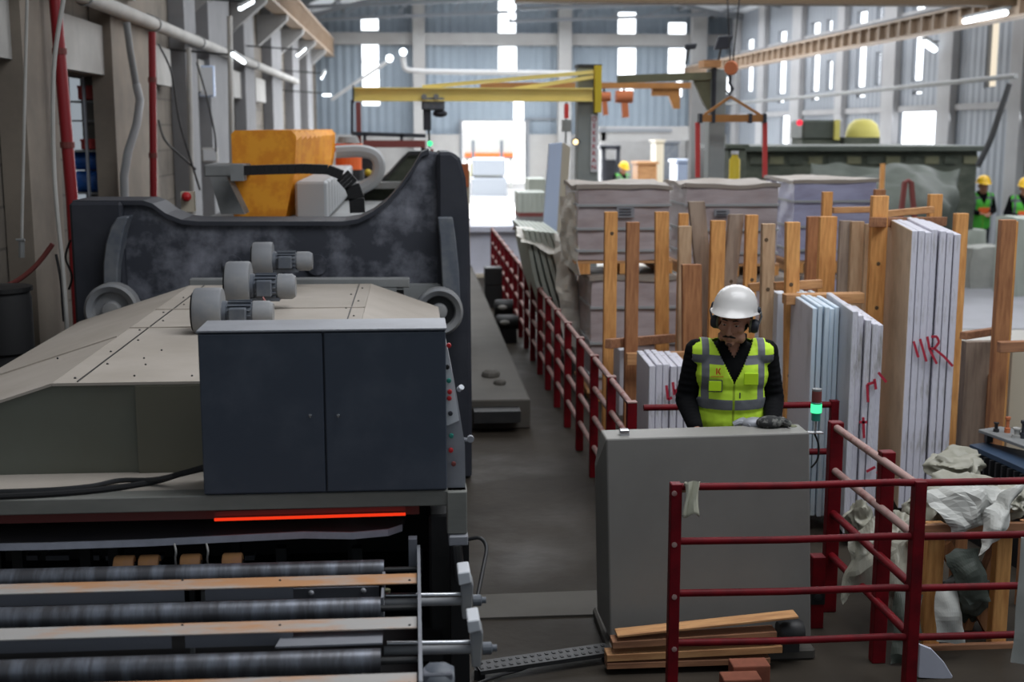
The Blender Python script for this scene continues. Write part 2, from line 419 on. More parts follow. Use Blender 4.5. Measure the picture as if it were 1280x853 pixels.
mb = MB(); wall_holes(mb, 'x', RX, .3, 6, FY, 0, 9, rw); struct('wall_right', mb, M['cladding_side'])
for i, (y0, y1, z0, z1) in enumerate(rw):
    mb = MB(); mb.box(RX + .1, RX + .14, y0, y1, z0, z1); w = window(mb, None, M['window_warm'] if i == 17 else M['window_glow'])
    fr = MB()
    for (p, q, r_, s_) in ((y0, y0 + .03, z0, z1), (y1 - .03, y1, z0, z1), (y0, y1, z0, z0 + .03), (y0, y1, z1 - .03, z1)): fr.box(RX + .03, RX + .1, p, q, r_, s_)
    fr.build('window_frame', M['truss'], w)
for px0, px1 in ((897, 903), (915, 928), (946, 962), (988, 1008), (1044, 1062), (1102, 1128), (1172, 1200), (1262, 1290)):
    y1 = atx(px0, 100, RX - .16).y; y0 = atx(px1 - 2, 100, RX).y
    mb = MB(); mb.box(RX - .16, RX - .01, y0, y1, 0, 8); struct('trim_%d' % k, mb, M['pillar']); k += 1
mb = MB(); mb.box(RX - .05, RX - .01, 6, FY, 2.95, 3.08); struct('trim_%d' % k, mb, M['pillar']); k += 1
mb = MB(); mb.box(RX - .05, RX - .005, 6, FY, 4.98, 5.12); struct('trim_%d' % k, mb, M['pillar']); k += 1
# ---- left wall: block wall with piers, precast band, one opening to a side room
op = (atx(84, 170, LX).y, atx(139, 170, LX).y, 1.75, 3.12)
op = (min(op[:2]), max(op[:2]), 1.75, 3.12)
mb = MB(); wall_holes(mb, 'x', LX, -.3, 3, FY, 0, 9, [op]); wl = struct('wall_left', mb, M['block_wall'])
bm_ = M['block_wall'].node_tree
br = bm_.nodes.new('ShaderNodeTexBrick'); br.inputs['Scale'].default_value = 1.0; br.inputs['Brick Width'].default_value = 1.0; br.inputs['Row Height'].default_value = .33
br.inputs['Mortar Size'].default_value = .012; br.inputs['Color1'].default_value = (1, 1, 1, 1); br.inputs['Color2'].default_value = (.86, .86, .86, 1); br.inputs['Mortar'].default_value = (.55, .55, .55, 1)
mp = bm_.nodes.new('ShaderNodeMapping'); mp.inputs['Rotation'].default_value = (R(90), 0, R(90)); tc = bm_.nodes.new('ShaderNodeTexCoord')
bm_.links.new(tc.outputs['Object'], mp.inputs[0])
sw = bm_.nodes.new('ShaderNodeSeparateXYZ'); cb = bm_.nodes.new('ShaderNodeCombineXYZ'); bm_.links.new(tc.outputs['Object'], sw.inputs[0])
bm_.links.new(sw.outputs[1], cb.inputs[0]); bm_.links.new(sw.outputs[2], cb.inputs[1]); bm_.links.new(cb.outputs[0], br.inputs[0])
mx = bm_.nodes.new('ShaderNodeMix'); mx.data_type = 'RGBA'; mx.blend_type = 'MULTIPLY'; mx.inputs[0].default_value = 1
pr = bm_.nodes['Principled BSDF']; src = pr.inputs['Base Color'].links[0].from_socket
bm_.links.new(src, mx.inputs[6]); bm_.links.new(br.outputs[0], mx.inputs[7]); bm_.links.new(mx.outputs[2], pr.inputs['Base Color'])
mb = MB(); mb.box(LX - 2.2, LX - 2.0, op[0] - 2, op[1] + 2, 0, 4); struct('wall_side_room', mb, M['far_concrete'])
piers = [(28, 68), (140, 192), (232, 246), (262, 288), (306, 318), (340, 352), (366, 374), (384, 390)]
for a, b in piers:
    y0 = atx(a, 120, LX + .2).y; y1 = atx(b, 120, LX + .2).y
    mb = MB(); mb.box(LX + .01, LX + .22, y0, y1, 0, 7.5); struct('trim_%d' % k, mb, M['pier'] if a < 200 else M['pier_grey']); k += 1
for a, b, zt in ((-10, 29, 3.66), (79, 164, 3.62), (194, 212, 3.6), (247, 268, 3.6), (290, 306, 3.6), (318, 330, 3.6)):
    y0 = atx(a, 90, LX + .12).y; y1 = atx(b, 90, LX + .12).y
    mb = MB(); mb.box(LX + .01, LX + .14, y0, y1, 3.13, zt); struct('trim_%d' % k, mb, M['pale_panel']); k += 1
# pale gutter like shelf above the opening
mb = MB(); mb.box(LX + .01, LX + .3, atx(80, 20, LX).y, atx(135, 20, LX).y, 3.95, 4.12); struct('trim_%d' % k, mb, M['far_concrete']); k += 1
# ---- roof: two pitches, purlins, trusses
PXR, PZ, EZ = 3.2, 8.0, 6.3
mb = MB()
for x0, x1, z0, z1 in ((LX - .3, PXR, EZ, PZ), (PXR, RX + .3, PZ, EZ)):
    mb.hexa([(x0, 3, z0), (x1, 3, z1), (x1, FY + .3, z1), (x0, FY + .3, z0), (x0, 3, z0 + .1), (x1, 3, z1 + .1), (x1, FY + .3, z1 + .1), (x0, FY + .3, z0 + .1)])
struct('ceiling', mb, M['roof_sheet'])
def rz(x): return EZ + (PZ - EZ) * (1 - abs(x - PXR) / ((PXR - LX) if x < PXR else (RX - PXR)))
ty = [16, 20.5, 25, 29.5, 34, 38.5, 43]
for y in ty:
    mb = MB()
    for x0, x1 in ((LX, PXR), (PXR, RX)):
        mb.bar((x0, y, rz(x0) - .12), (x1, y, rz(x1) - .12), .1, .12)
        mb.bar((x0, y, 6.05), (x1, y, 6.35), .08, .1)
        n = 7
        for j in range(n):
            xa = x0 + (x1 - x0) * j / n; xb = x0 + (x1 - x0) * (j + 1) / n
            za = 6.05 + .3 * j / n; zb = rz(xb) - .12
            mb.bar((xa, y, za), (xb, y, zb), .05, .05)
    struct('trim_%d' % k, mb, M['truss']); k += 1
mb = MB()
for x in [LX + 1 + j * 1.15 for j in range(12)]:
    mb.box(x - .04, x + .04, 10, FY, rz(x) - .1, rz(x) - .01)
struct('trim_%d' % k, mb, M['truss']); k += 1

# ---- crane runway beams along both walls
def runway(name, x, z, w, h, y0, y1, step, m, label):
    t = thing(name, (x, y0, z), label, 'crane beam')
    mb = MB(); mb.box(x - .02, x + .02, y0, y1, z - h, z); mb.box(x - w / 2, x + w / 2, y0, y1, z, z + .04); mb.box(x - w / 2, x + w / 2, y0, y1, z - h - .04, z - h); mb.build('beam', m, t)
    mb = MB(); y = y0 + .2
    while y < y1: mb.box(x - w / 2 + .01, x + w / 2 - .01, y, y + .05, z - h, z); y += step
    mb.build('stiffener', M['olive'] if 0 else m, t)
    mb = MB(); mb.box(x - .04, x + .04, y0, y1, z + .04, z + .1); mb.build('rail', M['steel_dark'], t)
runway('crane_runway_beam', 9.5, 4.62, .26, .28, 14, 44.5, .55, M['ribbed_brown'], 'brown ribbed crane runway beam slanting across the tall bright window strips')
runway('crane_runway_beam', -2.72, 5.5, .3, .5, 18, 44.5, .5, M['ribbed_brown'], 'brown ribbed crane runway beam high above the concrete pier wall')
for yb in (20, 24, 28, 32, 36, 40):
    mb = MB(); mb.prism([(LX + .02, yb, 4.3), (-2.6, yb, 4.85), (-2.6, yb, 4.95), (LX + .02, yb, 4.95)], (0, .3, 0)); struct('trim_%d' % k, mb, M['far_concrete']); k += 1
# overhead travelling crane girder, only its lower edge in frame
t = thing('overhead_crane_girder', (3, 20, 4.6), 'brown overhead crane girder crossing along the very top edge of the hall view', 'crane')
mb = MB(); mb.box(1.6, 9.6, 20, 20.35, Zp(4, 20, 900), 5.3); mb.build('girder', M['girder_brown'], t)
mb = MB(); mb.box(9.3, 9.7, 19.6, 20.8, 4.73, 5.0); mb.build('end_carriage', M['orange_crane'], t)

# ---- wall pipes and lamps
t = thing('overhead_pipe', (-2.98, 11, 3.8), 'long pale grey pipe with brackets running along the top of the pier wall', 'pipe')
mb = MB(); mb.tube([(-2.95, 9, 3.78), (-2.95, 20, 3.78), (-2.95, 34, 3.78)], .075, 14); mb.build('pipe', M['pale_panel'], t, smooth=True)
for yy in (12.2, 15.4, 18.6, 21.8, 25):
    mb = MB(); mb.tube([(-2.95, yy, 3.78), (-2.95, yy + .06, 3.78)], .09, 14); mb.bar((-2.95, yy + .03, 3.86), (LX + .02, yy + .03, 3.95), .04, .04); mb.build('bracket', M['machine_grey'], t)
t = thing('flue_pipe', (-2.95, 14, 1.8), 'dark vertical pipe dropping from the overhead pipe into a flexible silver hose', 'pipe')
p0 = at(158, 28, 13.6); p1 = at(170, 105, 13.6)
mb = MB(); mb.tube([p0, at(163, 65, 13.6), p1], .035, 10); mb.build('pipe', M['machine_grey'], t, smooth=True)
mb = MB(); mb.tube([p1, at(175, 125, 13.6), at(171, 155, 13.5), at(160, 190, 13.4), at(155, 220, 13.4), at(156, 252, 13.4), Vector((at(156, 252, 13.4).x, 13.4, 0))], .042, 12); mb.build('flexible_hose', M['bellows_white'], t, smooth=True)
for (x0, y0, x1, y1, Y, r, lab) in ((68, -10, 90, 250, 11.2, .05, 'thick dark red pipe standing beside the opening with blue barrels'), (190, 40, 192, 250, 13.2, .036, 'thin dark red pipe standing against the brown pier')):
    t = thing('fire_pipe', at((x0 + x1) / 2, y1, Y), lab, 'pipe', 'red pipes on the pier wall')
    mb = MB(); mb.tube([at(x0, y0, Y), at((x0 + x1) / 2, (y0 + y1) / 2, Y), at(x1, y1, Y), Vector((at(x1, y1, Y).x, Y, 0))], r, 12); mb.build('pipe', M['red_pipe'], t, smooth=True)
    for q in (.3, .75):
        mb = MB(); c = at(x0 + (x1 - x0) * q, y0 + (y1 - y0) * q, Y); mb.tube([c, c + Vector((0, 0, .05))], r * 1.2, 12); mb.build('coupling', M['rust_red'], t)
# thin cables and conduits
def cable(name, pts, r, m, label, cat='cable', group=None):
    mb = MB(); q = [Vector(p) for p in pts]
    # catmull-rom smoothing
    out = []
    for i in range(len(q) - 1):
        a = q[max(i - 1, 0)]; b = q[i]; c = q[i + 1]; d = q[min(i + 2, len(q) - 1)]
        for s in range(6):
            u = s / 6; out.append(.5 * ((2 * b) + (-a + c) * u + (2 * a - 5 * b + 4 * c - d) * u * u + (-a + 3 * b - 3 * c + d) * u ** 3))
    out.append(q[-1]); mb.tube(out, r, 8)
    o = mb.build(name, m, None, smooth=True); return tag(o, label, cat, group)
cable('conduit', [at(34, -5, 9.6), at(31, 120, 9.6), at(28, 250, 9.6), at(27, 320, 9.6)], .012, M['pale_panel'], 'pale thin conduit hanging on the nearest concrete pier above the small valve', 'conduit')
cable('conduit', [at(80, -5, 9.3), at(67, 90, 9.3), at(68, 220, 9.3), at(78, 330, 9.3), at(84, 412, 9.3)], .016, M['pale_panel'], 'long cream tube hanging crookedly beside the thick red pipe', 'conduit')
cable('wall_cable', [at(66, 305, 9.4), at(45, 332, 9.4), at(20, 352, 9.4), at(-6, 362, 9.4)], .018, M['rust_red'], 'dark red hose sagging across the nearest pier', 'hose')
cable('wall_cable', [at(70, 318, 9.3), at(76, 350, 9.3), at(78, 380, 9.3), at(80, 402, 9.3)], .01, M['black'], 'black cable dropping beside the cream tube', 'cable')
cable('wall_cable', [at(88, 300, 9.4), at(82, 322, 9.4), at(90, 345, 9.4), at(86, 362, 9.4)], .008, M['black'], 'looped black cable below the foot of the thick red pipe', 'cable')
cable('wall_cable', [at(198, 55, 14), at(214, 90, 14), at(224, 150, 14), at(240, 205, 14), at(250, 238, 14)], .011, M['steel_dark'], 'thin dark cable hanging down the grey wall beyond the thin red pipe')
cable('wall_cable', [at(246, 78, 17), at(258, 120, 17), at(268, 165, 17), at(270, 190, 17)], .012, M['steel_dark'], 'thin dark cable hanging beside the small grey panel over the orange bellows')
cable('wall_cable', [at(198, 150, 14), at(206, 175, 14), at(226, 195, 14), at(245, 212, 14)], .011, M['steel_dark'], 'dark cable sagging low from the thin red pipe to the grey machine')
for a, b, lab in ((236, 60, 'tall pale conduit strapped to the pier beyond the thin red pipe'), (287, 20, 'bright pale conduit on the wall directly above the orange bellows')):
    tag(MB().tube([at(a, b, 17.5), at(a + 3, 200, 17.5), Vector((at(a + 3, 200, 17.5).x, 17.5, 0))], .035, 10).build('conduit', M['pale_panel'], smooth=True), lab, 'conduit', 'pale vertical conduits')
v = thing('valve', at(27, 320, 9.5), 'small grey tap at the end of the conduit on the nearest pier', 'valve')
MB().tube([at(27, 300, 9.5), at(27, 322, 9.5)], .022, 8).build('body', M['machine_grey'], v); MB().tube([at(20, 300, 9.48), at(31, 300, 9.48)], .01, 6).build('handle', M['machine_grey'], v)
# small boxes on wall
for (x0, y0, x1, y1, Y, lab) in ((252, 185, 272, 203, atx(264, 194, LX + .26).y, 'small pale junction box on the wall beside the orange bellows'), (248, 82, 268, 121, atx(262, 100, LX + .26).y, 'bluish white notice board on the grey wall under the overhead pipe')):
    t = thing('junction_box' if 'junction' in lab else 'notice_board', at((x0 + x1) / 2, y1, Y), lab, 'box' if 'junction' in lab else 'board')
    MB().pbox(x0, y0, x1, y1, Y, .08).build('body', M['pale_panel'] if 'junc' in lab else M['pale_blue'], t, bevel=.01)
    MB().pbox(x0 + 2, y0 + 2, x1 - 2, y1 - 2, Y - .01, .012).build('cover', M['white_paint'], t)
# tube lamps
def tube_lamp(p0, p1, lab, m='lamp_glow', r=.026, group='glowing tube lamps', wx=None):
    t = thing('tube_lamp', (Vector(p0) + Vector(p1)) / 2, lab, 'lamp', group)
    d = Vector(p1) - Vector(p0)
    MB().tube([p0, p1], r, 10).build('tube', M[m], t)
    MB().bar(Vector(p0) - d * .05 + Vector((0, 0, r * 1.6)), Vector(p1) + d * .05 + Vector((0, 0, r * 1.6)), r * 2.2, r * .8).build('housing', M['machine_grey'], t)
    c_ = (Vector(p0) + Vector(p1)) / 2
    if wx: MB().bar(c_ + Vector((0, 0, r * 1.5)), Vector((wx, c_.y, c_.z + .12)), .025, .025).build('wall_arm', M['steel_dark'], t)
tube_lamp(at(300, 11, 17), at(316, 2, 17.5), 'tube lamp highest on the pier wall at the top edge of the view', wx=LX)
tube_lamp(at(291, 68, 17), at(305, 78, 18), 'tube lamp fixed on the overhead pipe above the orange bellows', wx=LX)
tube_lamp(at(372, 69, 24), at(381, 61, 25), 'tube lamp slanting on a dark arm under the brown runway beam', wx=LX)
tube_lamp(at(402, 98, 30), at(406, 90, 31), 'small lamp just under the far end of the runway beam', wx=LX)
tube_lamp(at(403, 119, 32), at(414, 119, 32), 'short horizontal lamp low near the far corner of the pier wall', wx=LX)
tube_lamp(at(1204, 27, 22), at(1257, 16, 19.5), 'long tube lamp below the ribbed runway beam', r=.045)
tube_lamp(at(1156, 54, 26), at(1168, 62, 26.5), 'short tube lamp beside the widest tall window strip', r=.06, wx=RX)
for x, y, lab in ((487, 73, 'round lamp on the thin slanting pole before the far wall'), (504, 65, 'round lamp on the bent pipe before the far wall')):
    t = thing('round_lamp', at(x, y, 40), lab, 'lamp', 'round lamps on the far wall')
    MB().ball(at(x, y, 40), .11).build('bulb', M['lamp_glow'], t, smooth=True)
    MB().tube([at(x, y + 2, 40.1), at(x, y + 7, 40.1)], .05, 8).build('socket', M['machine_grey'], t)
cable('pole', [at(486, 76, 40.2), at(450, 100, 40.2), at(414, 125, 40.2)], .05, M['far_concrete'], 'thin pale pole slanting down from the round lamp', 'pole')
cable('wall_pipe', [at(504, 69, 40.2), at(505, 80, 40.2), at(512, 88, 40.2), at(560, 90, 40.2), at(720, 92, 40.2)], .08, M['far_concrete'], 'pale pipe running level across the far wall from the bent lamp neck', 'pipe')
cable('cable_tray', [atx(905, 130, 10.2), atx(1000, 122, 10.2), atx(1100, 112, 10.2), atx(1270, 95, 10.2)], .045, M['machine_grey'], 'long grey cable tray running under the tall window strips', 'tray')
cable('hanging_hose', [at(1262, 105, 20), at(1250, 140, 20), at(1238, 175, 20), at(1222, 208, 20)], .05, M['steel_dark'], 'thick dark hose hanging beside the grey hall pillar', 'hose')
# side room contents seen through the opening
for i, (x0, y0, x1, y1, lab) in enumerate(((92, 190, 128, 212, 'blue barrel lying higher of the two seen through the wall opening'), (95, 214, 136, 240, 'blue barrel lying lower of the two seen through the wall opening'))):
    Y = 13.9; t = thing('blue_barrel', at((x0 + x1) / 2, y1, Y), lab, 'barrel', 'blue barrels through the opening')
    c = at(x0, (y0 + y1) / 2, Y); d = at(x1, (y0 + y1) / 2, Y); r = (y1 - y0) / 2 * Y / F
    MB().lathe([(0, 0), (r * .9, 0), (r, .03), (r, (d - c).length - .03), (r * .9, (d - c).length), (0, (d - c).length)], c, d - c).build('body', M['blue_barrel'], t, smooth=True)
    MB().lathe([(r * 1.04, (d - c).length * .45), (r * 1.04, (d - c).length * .52)], c, d - c).build('hoop', M['blue_barrel'], t)
for (x0, y0, x1, y1, lab) in ((97, 108, 119, 125, 'red crate upper of two seen through the wall opening'), (101, 175, 124, 187, 'red crate lower of two seen through the wall opening')):
    t = thing('red_crate', at((x0 + x1) / 2, y1, 13.8), lab, 'crate', 'red crates through the opening')
    MB().pbox(x0, y0, x1, y1, 13.8, .3).build('body', M['red_box'], t, bevel=.01); MB().pbox(x0 - 1, y0 - 1, x1 + 1, y0 + 2, 13.78, .34).build('lid', M['red_box'], t)
sh = thing('storage_rack', at(112, 250, 13.7), 'grey metal rack holding crates behind the wall opening', 'rack')
for xx in (86, 106, 134): MB().pbox(xx, 92, xx + 3, 255, 13.65, .05).build('upright', M['plate_grey'], sh)
for yy in (126, 150, 188, 241): MB().pbox(84, yy, 138, yy + 2, 13.7, .5).build('shelf', M['machine_grey'], sh)
# dark barrel at left edge near
t = thing('black_drum', at(8, 440, 8.9), 'black plastic drum standing below the nearest concrete pier', 'drum')
c = at(2, 458, 8.9); c.y = 9.0
dz = at(2, 366, 8.9).z - .0
MB().lathe([(0, -c.z), (.19, -c.z), (.19, -.02), (.175, .02), (.175, .07), (.195, .09), (.195, dz - c.z - .05), (.18, dz - c.z), (0, dz - c.z)], c, (0, 0, 1)).build('body', M['black_rubber'], t, smooth=True)
MB().lathe([(0, dz - c.z), (.205, dz - c.z), (.205, dz - c.z + .03), (0, dz - c.z + .04)], c, (0, 0, 1)).build('lid', M['black'], t)
# ================================================================ STONE LINE MACHINE (left)
# ---- cast saddle frame behind the hood
Y = 9.4
sf = thing('saddle_frame', (Xp(338, Y), Y, 0), 'huge black cast iron portal frame with a dipped top behind the dusty hood', 'machine frame')
top = [(92, 254), (180, 254), (192, 258), (208, 270), (228, 278), (250, 280), (430, 280), (448, 277), (466, 268), (484, 254), (500, 236), (514, 216), (527, 194), (536, 190)]
pts = [at(x, y, Y) for x, y in top] + [at(548, 192, Y)]
xl = pts[0].x; xr = Xp(552, Y)
poly = [Vector((xl, Y, .0))] + pts + [Vector((xr, Y, 0))]
MB().prism(poly, (0, .12, 0)).build('web_plate', M['cast_dust'], sf, bevel=.01)
# flange that follows the dip (visible upper lip, further back)
inner = [(92, 254), (178, 254)] + [(x, y) for x, y in top[2:]]
mb = MB()
q = [at(x, y, Y) for x, y in top]
for a, b in zip(q, q[1:]):
    mb.hexa([a + Vector((0, -.03, -.012)), b + Vector((0, -.03, -.012)), b + Vector((0, .5, -.012)), a + Vector((0, .5, -.012)), a + Vector((0, -.03, .02)), b + Vector((0, -.03, .02)), b + Vector((0, .5, .02)), a + Vector((0, .5, .02))])
mb.build('top_flange', M['cast_black'], sf)
MB().prism([p + Vector((0, .48, 0)) for p in poly], (0, .1, 0)).build('rear_plate', M['cast_black'], sf)
# left end block
mb = MB(); mb.box(Xp(92, Y), Xp(157, Y), Y - .08, Y + .6, 0, pts[0].z + .01); mb.build('end_block', M['cast_black'], sf, bevel=.02)
# right rounded column
rp = [(546, 190), (566, 190), (575, 198), (582, 222), (586, 262), (588, 330), (589, 420), (590, 500), (590, 600)]
g = [at(x, y, Y - .1) for x, y in rp]; g[-1].z = 0
poly2 = g + [Vector((Xp(546, Y - .1), Y - .1, 0))]
MB().prism(poly2, (0, .75, 0)).build('end_column', M['cast_black'], sf, bevel=.025)
# curved ribs
def rib(pts_, w, m, name='rib'):
    mb = MB(); q = [at(x, y, Y - .08) for x, y in pts_]
    for a, b in zip(q, q[1:]):
        mb.hexa([a, a + Vector((w, 0, 0)), a + Vector((w, .1, 0)), a + Vector((0, .1, 0)), b, b + Vector((w, 0, 0)), b + Vector((w, .1, 0)), b + Vector((0, .1, 0))])
    return mb.build(name, m, sf)
def rib2(L_, R_, Yr, m, name='rib'):
    mb = MB(); a = [at(x, y, Yr) for x, y in L_]; b = [at(x, y, Yr) for x, y in R_]
    mb.prism(a + b[::-1], (0, .18, 0)); return mb.build(name, m, sf, bevel=.008)
rib2([(146, 272), (138, 285), (132, 305), (129, 330), (129, 362)], [(160, 271), (154, 290), (150, 312), (147, 335), (146, 362)], Y - .2, M['motor_grey'])
rib2([(547, 272), (550, 300), (553, 360), (554, 390)], [(566, 272), (570, 300), (574, 340), (576, 390)], Y - .2, M['motor_grey'])
# discs in the plate
for x, y, r in ((291, 331, 12), (396, 331, 13)):
    c = at(x, y, Y); MB().lathe([(0, 0), (r * Y / F, 0), (r * Y / F, .02), (0, .02)], c + Vector((0, -.02, 0)), (0, 1, 0)).build('cover_disc', M['cast_dust'], sf, smooth=True)
mb = MB(); mb.pbox(470, 356, 552, 378, 9.3, .08); mb.build('ledge', M['machine_grey'], sf)
# hand wheels
def handwheel(x, y, r, Y, lab, m):
    t = thing('pulley_wheel', at(x, y, Y), lab, 'wheel', 'pulley wheels on the portal frame'); k_ = Y / F
    c = at(x, y, Y); rr = r * k_
    MB().lathe([(rr * .62, .0), (rr * .7, -.05), (rr * .9, -.07), (rr, -.05), (rr, .06), (rr * .62, .06)], c, (0, 1, 0), 36).build('rim', m, t, smooth=True)
    MB().lathe([(0, -.01), (rr * .64, -.01), (rr * .64, .04), (0, .04)], c, (0, 1, 0), 30).build('web', M['black'] if r < 31 else m, t)
    MB().lathe([(0, -.09), (rr * .3, -.08), (rr * .36, 0), (0, 0)], c, (0, 1, 0), 20).build('hub', m, t, smooth=True)
    MB().tube([c, c + Vector((0, .5, 0))], .05, 10).build('axle', M['steel_dark'], t)
handwheel(141, 387, 33, 9.1, 'dusty grey pulley wheel half hidden behind the sloped hood corner', M['blower_grey'])
handwheel(549, 389, 30, 9.1, 'round grey ring wheel at the foot of the portal frame column', M['blower_grey'])
# ---- second frame, farther down the line
Y = 15
q = [(432, 262), (432, 246), (450, 245), (468, 234), (486, 218), (500, 202), (511, 191), (527, 191), (530, 262)]
t2 = thing('rear_portal_frame', (Xp(480, Y), Y, 0), 'dark grey second portal frame farther down the line behind the black one', 'machine frame')
a = [at(x, y, Y) for x, y in q]; a[0].z = 0; a[-1].z = 0
MB().prism(a, (0, .5, 0)).build('plate', M['moss_dark'], t2, bevel=.01)
mb = MB(); b = [at(x, y, Y) for x, y in q[1:8]]
for u, v_ in zip(b, b[1:]): mb.hexa([u + Vector((0, -.08, -.03)), v_ + Vector((0, -.08, -.03)), v_ + Vector((0, .55, -.03)), u + Vector((0, .55, -.03)), u + Vector((0, -.08, .02)), v_ + Vector((0, -.08, .02)), v_ + Vector((0, .55, .02)), u + Vector((0, .55, .02))])
mb.build('flange', M['steel_dark'], t2)
MB().pbox(436, 228, 520, 236, Y - .3, .3).build('cross_bar', M['machine_grey'], t2)
t3 = thing('tan_side_panel', (Xp(555, 14), 14, 0), 'tan plywood guard panel sloping behind the tall end of the portal frame', 'panel')
a = [at(x, y, 14) for x, y in ((529, 191), (550, 192), (572, 205), (587, 214), (587, 240), (529, 240))]; a[-1].z = 0; a[-2].z = 0
MB().prism(a, (0, .06, 0)).build('panel', M['cream'], t3); MB().pbox(571, 205, 586, 234, 13.95, .06).build('edge_strip', M['rust_patch'], t3)

# ---- hood
hd = thing('machine_hood', (-.8, 5.5, 0), 'large dust covered sheet metal hood with sloping sides over the stone line', 'machine hood')
zP = Zp(482, 5.4, 160)
A = at(65, 483, 5.4); zP = A.z
B = atz(245, 358, zP); C = atz(460, 358, zP)
Yf, Yb = 5.4, (B.y + C.y) / 2
Bx, Cx = A.x, C.x + .02
Lx = Xp(100, Yb, 404); Lz = at(100, 404, Yb).z
Rx = Xp(548, Yb, 386); Rz = at(548, 386, Yb).z
zb0 = 1.10
th = .02
mb = MB()
def sheet(p, up=(0, 0, .012)):
    mb.prism(p, up)
sheet([(Bx, Yf, zP), (Cx, Yf, zP), (Cx, Yb, zP), (Bx, Yb, zP)])
mb.build('top_panel', M['hood_dusty'], hd)
mb = MB(); sheet([(Lx, Yf, Lz), (Bx - .002, Yf, zP), (Bx - .002, Yb, zP), (Lx, Yb, Lz)]); mb.build('left_slope', M['hood_dusty'], hd)
mb = MB(); sheet([(Cx + .002, Yf, zP), (Rx, Yf, Rz), (Rx, Yb, Rz), (Cx + .002, Yb, zP)]); mb.build('right_slope', M['hood_dusty'], hd)
mb = MB(); mb.prism([(Lx, Yf + .01, zb0), (Lx, Yf + .01, Lz), (Bx, Yf + .01, zP), (Cx, Yf + .01, zP), (Rx, Yf + .01, Rz), (Rx, Yf + .01, zb0)], (0, .03, 0)); mb.build('front_panel', M['hood_front'], hd)
mb = MB(); mb.box(Xp(160, Yf), Cx, Yf - .008, Yf + .008, zb0 + .02, zP - .004); mb.build('front_overlap_panel', mat('olive_panel', (98, 96, 82), .5, col2=(90, 88, 74), scale=1), hd)
mb = MB(); mb.box(Lx, Lx + .03, Yf, Yb, zb0, Lz); mb.build('side_panel', M['hood_front'], hd)
mb = MB(); mb.box(Rx - .03, Rx, Yf, Yb, zb0, Rz); mb.build('side_panel', M['hood_front'], hd)
mb = MB(); mb.prism([(Lx, Yb, zb0), (Lx, Yb, Lz), (Bx, Yb, zP), (Cx, Yb, zP), (Rx, Yb, Rz), (Rx, Yb, zb0)], (0, -.03, 0)); mb.build('rear_panel', M['hood_front'], hd)
# seams with screws
for sx in (Bx + .10, Cx - .08):
    mb = MB(); mb.box(sx - .003, sx + .003, Yf + .02, Yb - .02, zP + .012, zP + .016); mb.build('seam', M['steel_dark'], hd)
for j in range(10):
    mb = MB(); yy = Yf + .1 + j * .33; mb.ball((Bx + .10 + (.03 if j % 2 else -.03), yy, zP + .013), .006, 8); mb.build('screw', M['steel_dark'], hd)
for j in range(8):
    mb = MB(); yy = Yf + .9 + j * .32; mb.ball((Cx - .08 + (.03 if j % 2 else -.03), yy, zP + .013), .006, 8); mb.build('screw', M['steel_dark'], hd)
for x, y in ((180, 448), (168, 470), (240, 470), (202, 438), (72, 448), (182, 456)):
    p = atz(x, y, zP + .014); MB().ball(p, .005, 8).build('screw', M['steel_dark'], hd)
for yy in (6.9, 7.6):
    MB().box(Bx, Cx, yy, yy + .012, zP + .012, zP + .018).build('lap_joint', M['hood_dusty'], hd)
MB().hexa([(Lx, 6.6, Lz + .012), (Bx, 6.6, zP + .012), (Bx, 6.62, zP + .012), (Lx, 6.62, Lz + .012), (Lx, 6.6, Lz + .02), (Bx, 6.6, zP + .02), (Bx, 6.62, zP + .02), (Lx, 6.62, Lz + .02)]).build('lap_joint', M['hood_dusty'], hd)
# dusty bar at the back of the plateau
t = thing('dusty_bar', (0, Yb + .2, zP), 'long dusty grey bar lying across the back of the hood', 'bar')
mb = MB(); a = at(238, 354, Yb + .15); b = at(512, 353, Yb + .15); mb.bar(a, b, .1, .065); mb.build('bar', M['machine_grey'], t, bevel=.006)
for yy in (260, 500): MB().bar(at(yy, 358, Yb + .12), at(yy, 358, Yb + .12) + Vector((0, .2, -.1)), .05, .05).build('bracket', M['machine_grey'], t)
